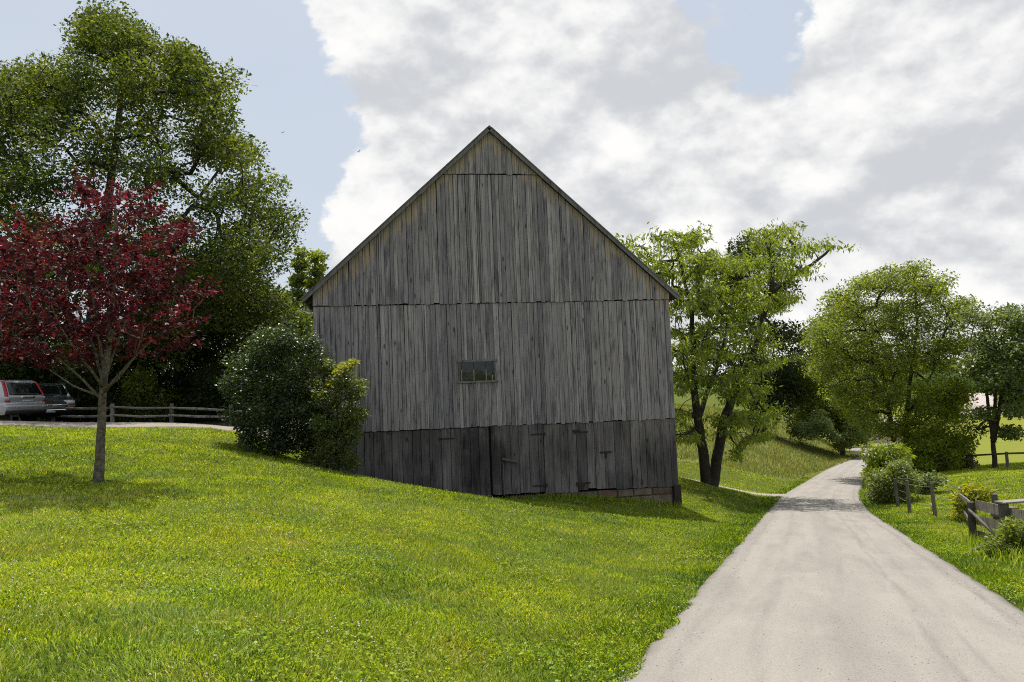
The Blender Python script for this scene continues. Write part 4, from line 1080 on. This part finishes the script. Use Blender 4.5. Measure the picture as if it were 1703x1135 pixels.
# clover heads scattered in the lawn
CL = leaf_mat('clover_head', [(0, (.42, .42, .34)), (1, (.62, .62, .52))], (1, 1, 1), .2, .02, .6)
cp = frustum_pts(3, 22, lambda D: 16 * min(1, 7 / D)); cp = cp[keep_lawn(cp[:, 0], cp[:, 1])]
cp = cp[vnoise(cp[:, 0], cp[:, 1], 1.4, 71) > .52]
cz = ground(cp[:, 0], cp[:, 1]) + .055 + .025 * rng.random(len(cp)); oc = np.array([(1, 0, 0), (0, 1, 0), (-1, 0, 0), (0, -1, 0), (0, 0, 1), (0, 0, -1)])
V = (np.column_stack([cp, cz])[:, None] + oc[None] * (.007 + .005 * rng.random((len(cp), 1, 1)))).reshape(-1, 3)
F = (np.arange(len(cp))[:, None, None] * 6 + np.array([(0, 1, 4), (1, 2, 4), (2, 3, 4), (3, 0, 4), (1, 0, 5), (2, 1, 5), (3, 2, 5), (0, 3, 5)])[None]).reshape(-1, 3)
tag(link('clover_heads', mesh_np('clover_heads', V, [F], CL, {'rnd': ('FLOAT', np.repeat(rng.random(len(cp)), 6))})), 'tiny whitish clover heads in the lawn', 'clover', kind='stuff')

# clover leaves: broad, bright patches
lp = frustum_pts(3, 24, lambda D: 460 * min(1, (6 / D) ** 1.7)); lp = lp[keep_lawn(lp[:, 0], lp[:, 1])]
lp = lp[vnoise(lp[:, 0], lp[:, 1], 1.1, 72) + .25 * rng.random(len(lp)) > .66]
C3 = np.column_stack([lp, ground(lp[:, 0], lp[:, 1]) + .04 + .03 * rng.random(len(lp))])
V, Q, T = leaf_cloud(C3, np.full(len(C3), .02), np.full(len(C3), 3), .021, .85, .7, 0, .6)
tag(link('clover_leaves', mesh_np('clover_leaves', V, [Q], G_MAT, {'rnd': ('FLOAT', (T * .7 + .12).clip(0, .9))})), 'patches of small clover leaves in the lawn', 'clover', kind='stuff')

# loose chippings along the edges of the lane
ns = 13000
ya = 3.2 + 26 * rng.random(ns) ** 1.8; side = rng.choice([-1, 1], ns); off = np.where(rng.random(ns) < .35, 1.90 - np.abs(rng.normal(0, .22, ns)) + .12 * rng.random(ns), 1.8 * rng.random(ns))
xa = .46 + .384 * ya + side * off * 1.03
sz = np.where(off > 1.4, .004 + .008 * rng.random(ns) ** 2, .0025 + .005 * rng.random(ns) ** 2) * (1 + ya * .02)
zz = ground(xa, ya) + .045 + .035 * (1 - (off / ROAD_HW) ** 2) - .035 * np.clip((off - 1.75) / .15, 0, 1)
V = (np.column_stack([xa, ya, zz])[:, None] + oc[None] * sz[:, None, None] * rng.uniform(.6, 1.3, (ns, 6, 1))).reshape(-1, 3)
F = (np.arange(ns)[:, None, None] * 6 + np.array([(0, 1, 4), (1, 2, 4), (2, 3, 4), (3, 0, 4), (1, 0, 5), (2, 1, 5), (3, 2, 5), (0, 3, 5)])[None]).reshape(-1, 3)
gmt, gnn, gout = new_mat('chippings')
gc = gnn.ramp(gnn.new('ShaderNodeAttribute', attribute_name='rnd').outputs['Fac'], [(0, (.21, .19, .17)), (.5, (.30, .275, .245)), (1, (.42, .39, .35))])
gnn.l.new(gnn.new('ShaderNodeBsdfPrincipled', {'Base Color': gc, 'Roughness': .9}).outputs[0], gout.inputs[0])
tag(link('road_chippings', mesh_np('road_chippings', V, [F], gmt, {'rnd': ('FLOAT', np.repeat(rng.random(ns), 6))})), 'loose grey stone chippings along the lane edges', 'gravel', kind='stuff')

# ------------------------------------------------------------------ fences
def post(parent, p_, h, r_, mat=M_TIMBER, lean=(0, 0), square=False, name='post'):
    p_ = np.array(p_, float); top = p_ + (lean[0], lean[1], h); bot = p_ - (lean[0] * .4, lean[1] * .4, .4)
    mb = MB()
    if square: mb.beam(bot, top, 2 * r_, 2 * r_, (0, 1, 0), .004)
    else: mb.tube([bot, p_, (p_ + top) / 2 + rng.normal(0, .008, 3), top], [r_ * 1.05, r_ * 1.05, r_, r_ * .92], 8)
    return mb.build(name, mat, parent)
def local_fence(name, label, o, cat='fence'):
    e = empty(name, tuple(o)); tag(e, label, cat); return e

# split-rail fence left
f0 = gp_(285, 707, 31)
fl = local_fence('split_rail_fence', 'old split-rail fence along the drive in the shade of the oak', f0)
pp = [gp_(x_, 707, Y_) - f0 for x_, Y_ in ((-10, 32.5), (88, 32), (187, 31.5), (285, 31), (384, 30.5), (480, 30.2))]
for q in pp: post(fl, q, .88, .085, M_TIMBER_PALE, (rng.normal(0, .02), 0), name='post')
for a, b_ in zip(pp[:-1], pp[1:]):
    for h0 in (.36, .70):
        mb = MB(); m_ = (a + b_) / 2 + (0, 0, h0 - rng.uniform(0, .05))
        mb.tube([a + (-.1, -.02, h0 + rng.normal(0, .03)), m_, b_ + (.1, .02, h0 + rng.normal(0, .04) - .04)], [.045, .06, .045], 6); mb.build('rail', M_TIMBER_PALE, fl)

# wire fence right
f0 = gp_(1513, 851, 28)
fw = local_fence('wire_fence', 'wire fence on round wooden posts beside the lane bend', f0)
wp_ = [(gp_(1494, 843, 31.5) - f0, 1.18, (-.06, .02)), (gp_(1513, 851, 28) - f0, 1.22, (-.03, 0)), (gp_(1556, 861, 26.4) - f0, 1.18, (-.06, 0)), (gp_(1602, 868, 23) - f0, 1.02, (-.02, 0))]
for q, h_, l_ in wp_: post(fw, q, h_, .066, M_TIMBER, l_)
for hh in (.35, .62, .88, 1.05):
    for (a, ha, la), (b_, hb, lb) in zip(wp_[:-1], wp_[1:]):
        MB().tube([a + (0, -.08, hh * ha), (a + b_) / 2 + (0, -.08, hh * (ha + hb) / 2 - .03), b_ + (0, -.08, hh * hb)], .0045, 4).build('wire', principled('wire_steel', (.35, .35, .34), .5, .8) if 'wire_steel' not in bpy.data.materials else bpy.data.materials['wire_steel'], fw)

# rail fence in the pasture
f0 = gp_(1617, 774, 52)
fp = local_fence('rail_fence', 'single-rail wooden fence in front of the far pasture', f0)
pq = [gp_(1560, 770, 56) - f0, gp_(1617, 774, 52) - f0, gp_(1676, 782, 48.5) - f0, gp_(1740, 790, 45) - f0]
for q in pq: post(fp, q, 1.05, .10, M_TIMBER)
for a, b_ in zip(pq[:-1], pq[1:]):
    MB().beam(a + (0, -.1, .95), b_ + (0, -.1, .95), .05, .12).build('rail', M_TIMBER, fp)

# old board fence with loading pen, right foreground
f0 = gp_(1620, 913, 19.3)
fb = local_fence('board_fence', 'broken grey board fence and pen with a leaning pole at the right edge', f0)
A_ = np.zeros(3); dirf = np.array([-.10, -.995, 0.0]); GS_ = lambda p_: gz(p_[0] + f0[0], p_[1] + f0[1]) - f0[2]
def onf(s_, dx=0):
    q = A_ + dirf * s_ + np.array([dx, 0, 0]); q[2] = GS_(q); return q
post(fb, A_, 1.10, .095, M_TIMBER, (.0, 0))
pB, pC, pD = onf(1.55), onf(2.75), onf(4.3)
post(fb, pB, 1.16, .075, M_TIMBER, square=True); post(fb, pC, .92, .07, M_TIMBER, square=True); post(fb, pD, 1.0, .07, M_TIMBER, square=True)
for s0, s1, z0, z1, h_, m_ in ((.05, 1.5, 1.05, .98, .25, M_TIMBER_PALE), (.05, 1.5, .66, .62, .22, M_TIMBER_PALE), (.05, 1.45, .30, .22, .20, M_TIMBER), (1.6, 2.75, .93, .86, .26, M_TIMBER_PALE), (1.6, 2.3, .55, .5, .24, M_TIMBER_PALE), (2.78, 4.4, .84, .80, .24, M_TIMBER_PALE), (1.6, 4.4, .2, .18, .2, M_TIMBER)):
    a, b_ = onf(s0, .11), onf(s1, .11); MB().beam(a + (0, 0, z0), b_ + (0, 0, z1), .035, h_, (0, 0, 1), .004).build('board', m_, fb)
MB().tube([A_ + (-.10, -.06, .92), A_ + (.08, -.75, .42), A_ + (.30, -1.4, GS_(A_ + (.30, -1.4, 0)) - .04)], [.038, .045, .04], 7).build('leaning_pole', M_TIMBER_PALE, fb)
back = [gp_(1656, 853, 21.5) - f0, gp_(1680, 858, 20.5) - f0]
post(fb, back[0], 1.0, .085, M_TIMBER); post(fb, back[1] , .80, .15, principled('ochre_timber', (.16, .125, .07), .9, bump=.4), square=True)
ca = pB + (-.1, 0, 1.19)
MB().beam(ca, ca + (2.1, .35, .02), .30, .04, (0, 0, 1)).build('top_plank', M_TIMBER_PALE, fb)
MB().beam(back[0] + (-.2, -.1, .45), back[0] + (1.6, -.3, .42), .05, .12).build('rail', M_TIMBER, fb)
pe = wp_[3][0] + gp_(1513, 851, 28) - f0
MB().beam(pe + (-.1, -.05, .86), A_ + (.02, .05, 1.06), .05, .10).build('rail', M_TIMBER_PALE, fb)
MB().beam(pe + (0, -.05, .36), A_ + (.0, .05, .55), .05, .11).build('rail', M_TIMBER, fb)

# ------------------------------------------------------------------ parked cars
def paint(name, col, rough=.28, metal=.6):
    m, n, out = new_mat(name)
    co = n.new('ShaderNodeTexCoord').outputs['Object']
    dirt = n.rng(n.noise(co, 2.2, 6, .7), .4, .75, 0, .35)
    c = n.mix(dirt, col, tuple(x * .75 for x in col))
    p = n.new('ShaderNodeBsdfPrincipled', {'Base Color': c, 'Roughness': n.math('ADD', rough, n.math('MULTIPLY', dirt, .4)), 'Metallic': metal, 'Coat Weight': .6, 'Coat Roughness': .08})
    n.l.new(p.outputs[0], out.inputs[0]); return m
M_SILVER = paint('silver_paint', (.42, .43, .45)); M_TEAL = paint('slate_paint', (.035, .048, .058))
M_GLASS = principled('car_glass', (.006, .007, .008), .05, 0, .6, var=0); M_TYRE = principled('tyre', (.012, .012, .012), .9)
M_RIM = principled('alloy', (.35, .35, .36), .35, .9); M_REDL = principled('red_lamp', (.36, .010, .012), .2, 0, .6); M_CLEAR = principled('clear_lamp', (.45, .45, .46), .15, .2, .6)
M_CHROME = principled('chrome', (.75, .75, .76), .12, 1.0); M_PLASTIC = principled('black_plastic', (.016, .016, .017), .6); M_PLATE = principled('plate', (.42, .46, .56), .5); M_GOLD = principled('gold_badge', (.50, .36, .10), .35, .6); M_AMBER = principled('amber_lamp', (.28, .09, .015), .3)

class Car:
    def __init__(s, prof, hw, belt, taper, plan):
        P_ = np.array(prof, float)
        s.P = catmull(P_, .06); s.hw, s.belt, s.taper, s.plan = hw, belt, taper, plan
        s.al = np.concatenate([[0], np.cumsum(np.linalg.norm(np.diff(s.P, axis=0), axis=1))])
        s.ctrl = []
    def pt(s, x, z, v, off=0.0):
        """v across -1..1"""
        w = s.hw * (1 - s.taper * max(0, z - s.belt) / .7)
        xx = x * (1 - s.plan * abs(v) ** 4)
        return np.array([xx, v * w, z])
    def grid(s, i0, i1, vs, off):
        idx_ = range(i0, i1 + 1); n_ = len(vs); rows = []
        d = np.gradient(s.P, axis=0); nrm = np.column_stack([-d[:, 1], d[:, 0]]); nrm /= np.linalg.norm(nrm, axis=1)[:, None]
        for i in idx_:
            for v in vs:
                q = s.pt(s.P[i, 0] + nrm[i, 0] * off, s.P[i, 1] + nrm[i, 1] * off, v); rows.append(q)
        F = [(a * n_ + k, a * n_ + k + 1, (a + 1) * n_ + k + 1, (a + 1) * n_ + k) for a in range(i1 - i0) for k in range(n_ - 1)]
        return rows, F
    def body(s, mat, parent):
        vs = [-1, -.985, -.94, -.85, -.6, -.3, 0, .3, .6, .85, .94, .985, 1]
        V, F = s.grid(0, len(s.P) - 1, vs, 0); n_ = len(vs); m_ = len(s.P)
        F += [tuple(i * n_ for i in range(m_)), tuple(i * n_ + n_ - 1 for i in range(m_ - 1, -1, -1))]
        return MB().add(V, F).build('body', mat, parent, True)
    def zi(s, z, rear=True, after=0):
        """index on the rear (first) or front (last) flank at height z"""
        top = int(np.argmax(s.P[:, 1])); r_ = range(0, top) if rear else range(top, len(s.P))
        return min(r_, key=lambda i: abs(s.P[i, 1] - z))
    def patch(s, name, z0, z1, v0, v1, mat, parent, rear=True, off=.012, nv=6):
        a, b_ = sorted((s.zi(z0, rear), s.zi(z1, rear)))
        if a == b_: b_ += 1
        V, F = s.grid(a, b_, list(np.linspace(v0, v1, nv)), off * (1 if True else -1))
        o = MB().add(V, F).build(name, mat, parent, True)
        so_ = o.modifiers.new('thick', 'SOLIDIFY'); so_.thickness = .02; so_.offset = 0
        return o
    def side(s, name, poly, mat, parent, out=.008):
        for sg in (-1, 1):
            V = []
            for x, z in poly:
                q = s.pt(x, z, sg); q[1] += sg * out; V.append(q)
            for x, z in poly:
                q = s.pt(x, z, sg); q[1] -= sg * .02; V.append(q)
            k = len(poly); F = [tuple(range(k)), tuple(range(2 * k - 1, k - 1, -1))] + [(i, k + i, k + (i + 1) % k, (i + 1) % k) for i in range(k)]
            MB().add(V, F).build(name, mat, parent)
    def wheels(s, xs_, r_, parent):
        for x in xs_:
            for sg in (-1, 1):
                y = sg * (s.hw - .10)
                w = MB().lathe([(r_ * .62, -.10), (r_ * .95, -.11), (r_, -.07), (r_, .07), (r_ * .95, .11), (r_ * .62, .10)], (x, y, r_), (0, sg, 0), 20).build('wheel', M_TYRE, parent, True)
                MB().lathe([(.02, .07), (r_ * .3, .09), (r_ * .6, .075), (r_ * .63, .03)], (x, y, r_), (0, sg, 0), 14).build('rim', M_RIM, w, True)
                MB().lathe([(.0, .0), (r_ * 1.13, .0), (r_ * 1.13, .012), (0, .012)], (x, sg * (s.hw - .008), r_ * 1.02), (0, sg, 0), 22).build('wheel_arch', M_PLASTIC, parent)

# silver hatchback-like utility car, seen from behind
suv = Car([(-2.16, .32), (-2.24, .48), (-2.25, .66), (-2.17, .74), (-2.16, 1.0), (-2.10, 1.12), (-1.92, 1.45), (-1.80, 1.58), (-1.45, 1.66), (-.4, 1.69), (.3, 1.64), (.62, 1.52), (1.15, 1.10), (1.9, .97), (2.18, .78), (2.22, .5), (2.15, .3)], .90, .98, .17, .05)
yaw_c = math.radians(166)
p0 = gp_(45, 703, 28.6)
c1 = empty('parked_car', (p0[0] + 2.15 * math.cos(yaw_c), p0[1] + 2.15 * math.sin(yaw_c), p0[2]), yaw_c); tag(c1, 'silver utility car parked tail-on at the left edge of the photo', 'car', 'cars parked on the drive')
suv.body(M_SILVER, c1)
suv.patch('rear_window', 1.06, 1.52, -.80, .80, M_GLASS, c1)
for sg in (-1, 1):
    suv.patch('tail_lamp', 1.02, 1.56, sg * .86, sg * .985, M_REDL, c1, nv=4)
    suv.patch('tail_lamp', .86, 1.02, sg * .80, sg * .985, M_CLEAR, c1, nv=4)
    suv.patch('tail_lamp', .78, .86, sg * .80, sg * .985, M_REDL, c1, nv=4)
suv.patch('number_plate', .80, .90, -.26, .26, M_PLATE, c1, off=.02); suv.patch('tailgate_handle', .93, .965, -.34, .34, M_CHROME, c1, off=.025)
suv.patch('bumper', .34, .50, -.985, .985, M_PLASTIC, c1, off=.02, nv=9)
suv.side('side_window', [(-1.75, 1.10), (-1.55, 1.50), (-.5, 1.56), (.25, 1.54), (.95, 1.10)], M_GLASS, c1)
suv.wheels((-1.32, 1.32), .345, c1)
# slate-coloured van, nose-on
van = Car([(-2.4, .35), (-2.45, .7), (-2.35, 1.2), (-2.15, 1.65), (-1.6, 1.78), (.2, 1.78), (.55, 1.70), (1.35, 1.16), (1.75, 1.08), (2.22, .98), (2.38, .86), (2.42, .6), (2.36, .42), (2.25, .3)], .96, 1.06, .16, .04)
p1 = gp_(83, 704, 31.5); yaw_v = math.radians(-50)
c2 = empty('parked_van', (p1[0] - 2.4 * math.cos(yaw_v), p1[1] - 2.4 * math.sin(yaw_v), p1[2]), yaw_v); tag(c2, 'dark slate van parked nose-on beside the silver car', 'van', 'cars parked on the drive')
van.body(M_TEAL, c2)
van.patch('windscreen', 1.20, 1.66, -.88, .88, M_GLASS, c2, False)
van.patch('grille', .72, .90, -.62, .62, M_PLASTIC, c2, False, .015); van.patch('chrome_bar', .775, .815, -.66, .66, M_CHROME, c2, False, .03)
van.patch('badge', .765, .83, -.09, .09, M_GOLD, c2, False, .045, 3)
for sg in (-1, 1):
    van.patch('headlight', .78, .92, sg * .64, sg * .97, M_CLEAR, c2, False, .018, 4); van.patch('indicator', .68, .76, sg * .66, sg * .97, M_AMBER, c2, False, .018, 4)
van.patch('bumper', .44, .60, -.97, .97, M_PLASTIC, c2, False, .02, 9); van.patch('bumper_strip', .55, .60, -.97, .97, M_CHROME, c2, False, .04, 9)
van.patch('number_plate', .46, .53, -.2, .2, M_PLATE, c2, False, .05)
van.side('side_window', [(-2.0, 1.14), (-1.85, 1.6), (.35, 1.64), (1.15, 1.14)], M_GLASS, c2)
van.wheels((-1.45, 1.5), .35, c2)

# ------------------------------------------------------------------ far farm buildings
M_WHITE = principled('white_wall', (.62, .62, .62), .8); M_TANROOF = principled('tan_roof', (.26, .225, .19), .7); M_PINK = principled('pale_red_roof', (.47, .40, .37), .7); M_BRICK = principled('brown_wall', (.16, .075, .045), .85); M_WIN = principled('far_window', (.03, .035, .045), .2)
def shed(name, label, px, py, Y, L_, Wd, h, rise, yaw, wall, roof, nwin):
    b_ = gp_(px, py, Y); e = empty(name, tuple(b_), yaw); tag(e, label, 'building')
    MB().box((-L_ / 2, 0, -3), (L_ / 2, Wd, h)).build('wall', wall, e)
    MB().add([(-L_ / 2 - .4, -.5, h - .1), (L_ / 2 + .4, -.5, h - .1), (L_ / 2 + .4, Wd / 2, h + rise), (-L_ / 2 - .4, Wd / 2, h + rise), (-L_ / 2 - .4, Wd + .5, h - .1), (L_ / 2 + .4, Wd + .5, h - .1)],
             [(0, 1, 2, 3), (3, 2, 5, 4), (0, 3, 4), (1, 5, 2), (0, 4, 5, 1)]).build('roof', roof, e)
    for k in range(nwin):
        x = -L_ / 2 + (k + .5) * L_ / nwin
        w_ = MB().box((x - .7, -.06, h * .35), (x + .7, .02, h * .75)).build('window', M_WIN, e)
        MB().box((x - .85, -.10, h * .35 - .15), (x + .85, -.0, h * .35)).build('sill', wall, w_)
    return e
shed('farm_shed', 'long white farm building with a tan roof across the far field', 1618, 704, 215, 17, 9, 2.4, 2.6, -.1, M_WHITE, M_TANROOF, 4)
shed('far_barn', 'pale red-roofed barn behind the far white building', 1626, 702, 250, 20, 14, 3.2, 4.6, -.05, M_WHITE, M_PINK, 3)
shed('farm_house', 'brown far farmhouse at the right edge of the far field', 1706, 706, 205, 10, 8, 3.0, 2.8, .1, M_BRICK, M_TANROOF, 3)
shed('roadside_barn', 'small pale red-roofed building glimpsed at the end of the lane', 1478, 728, 175, 9, 7, 3.4, 3.0, .3, M_PINK, M_PINK, 2)

# ------------------------------------------------------------------ two soaring birds
M_BIRD = principled('bird', (.03, .028, .026), .8)
def bird(label, p_, span, bank, yaw):
    e = empty('bird', tuple(p_), yaw); e.rotation_euler = (bank[0], bank[1], yaw); tag(e, label, 'bird', 'birds in the sky')
    MB().tube([(0, .34, 0), (0, .26, .01), (0, .1, 0), (0, -.15, 0), (0, -.28, 0)], [.015, .045, .08, .06, .02], 7).build('body', M_BIRD, e, True)
    MB().add([(-.05, -.22, 0), (.05, -.22, 0), (.12, -.48, .0), (-.12, -.48, .0), (0, -.3, .03)], [(0, 1, 4), (1, 2, 4), (2, 3, 4), (3, 0, 4), (0, 3, 2, 1)]).build('tail', M_BIRD, e)
    for s_ in (-1, 1):
        h = span / 2
        MB().add([(0, .16, .02), (s_ * h * .45, .2, .12), (s_ * h, .05, .22), (s_ * h * .95, -.12, .2), (s_ * h * .45, -.2, .1), (0, -.14, .02), (s_ * h * .4, .02, .15)],
                 [(0, 1, 6), (1, 2, 6), (2, 3, 6), (3, 4, 6), (4, 5, 6), (5, 0, 6), (0, 5, 4, 3, 2, 1)]).build('wing', M_BIRD, e)
bird('dark bird banking against the blue left of the barn roof', at(596, 253, 170), 1.25, (.5, -.55, ), .5)
bird('dark bird gliding level near the oak crown', at(470, 221, 210), 1.35, (.15, -.1), -.3)
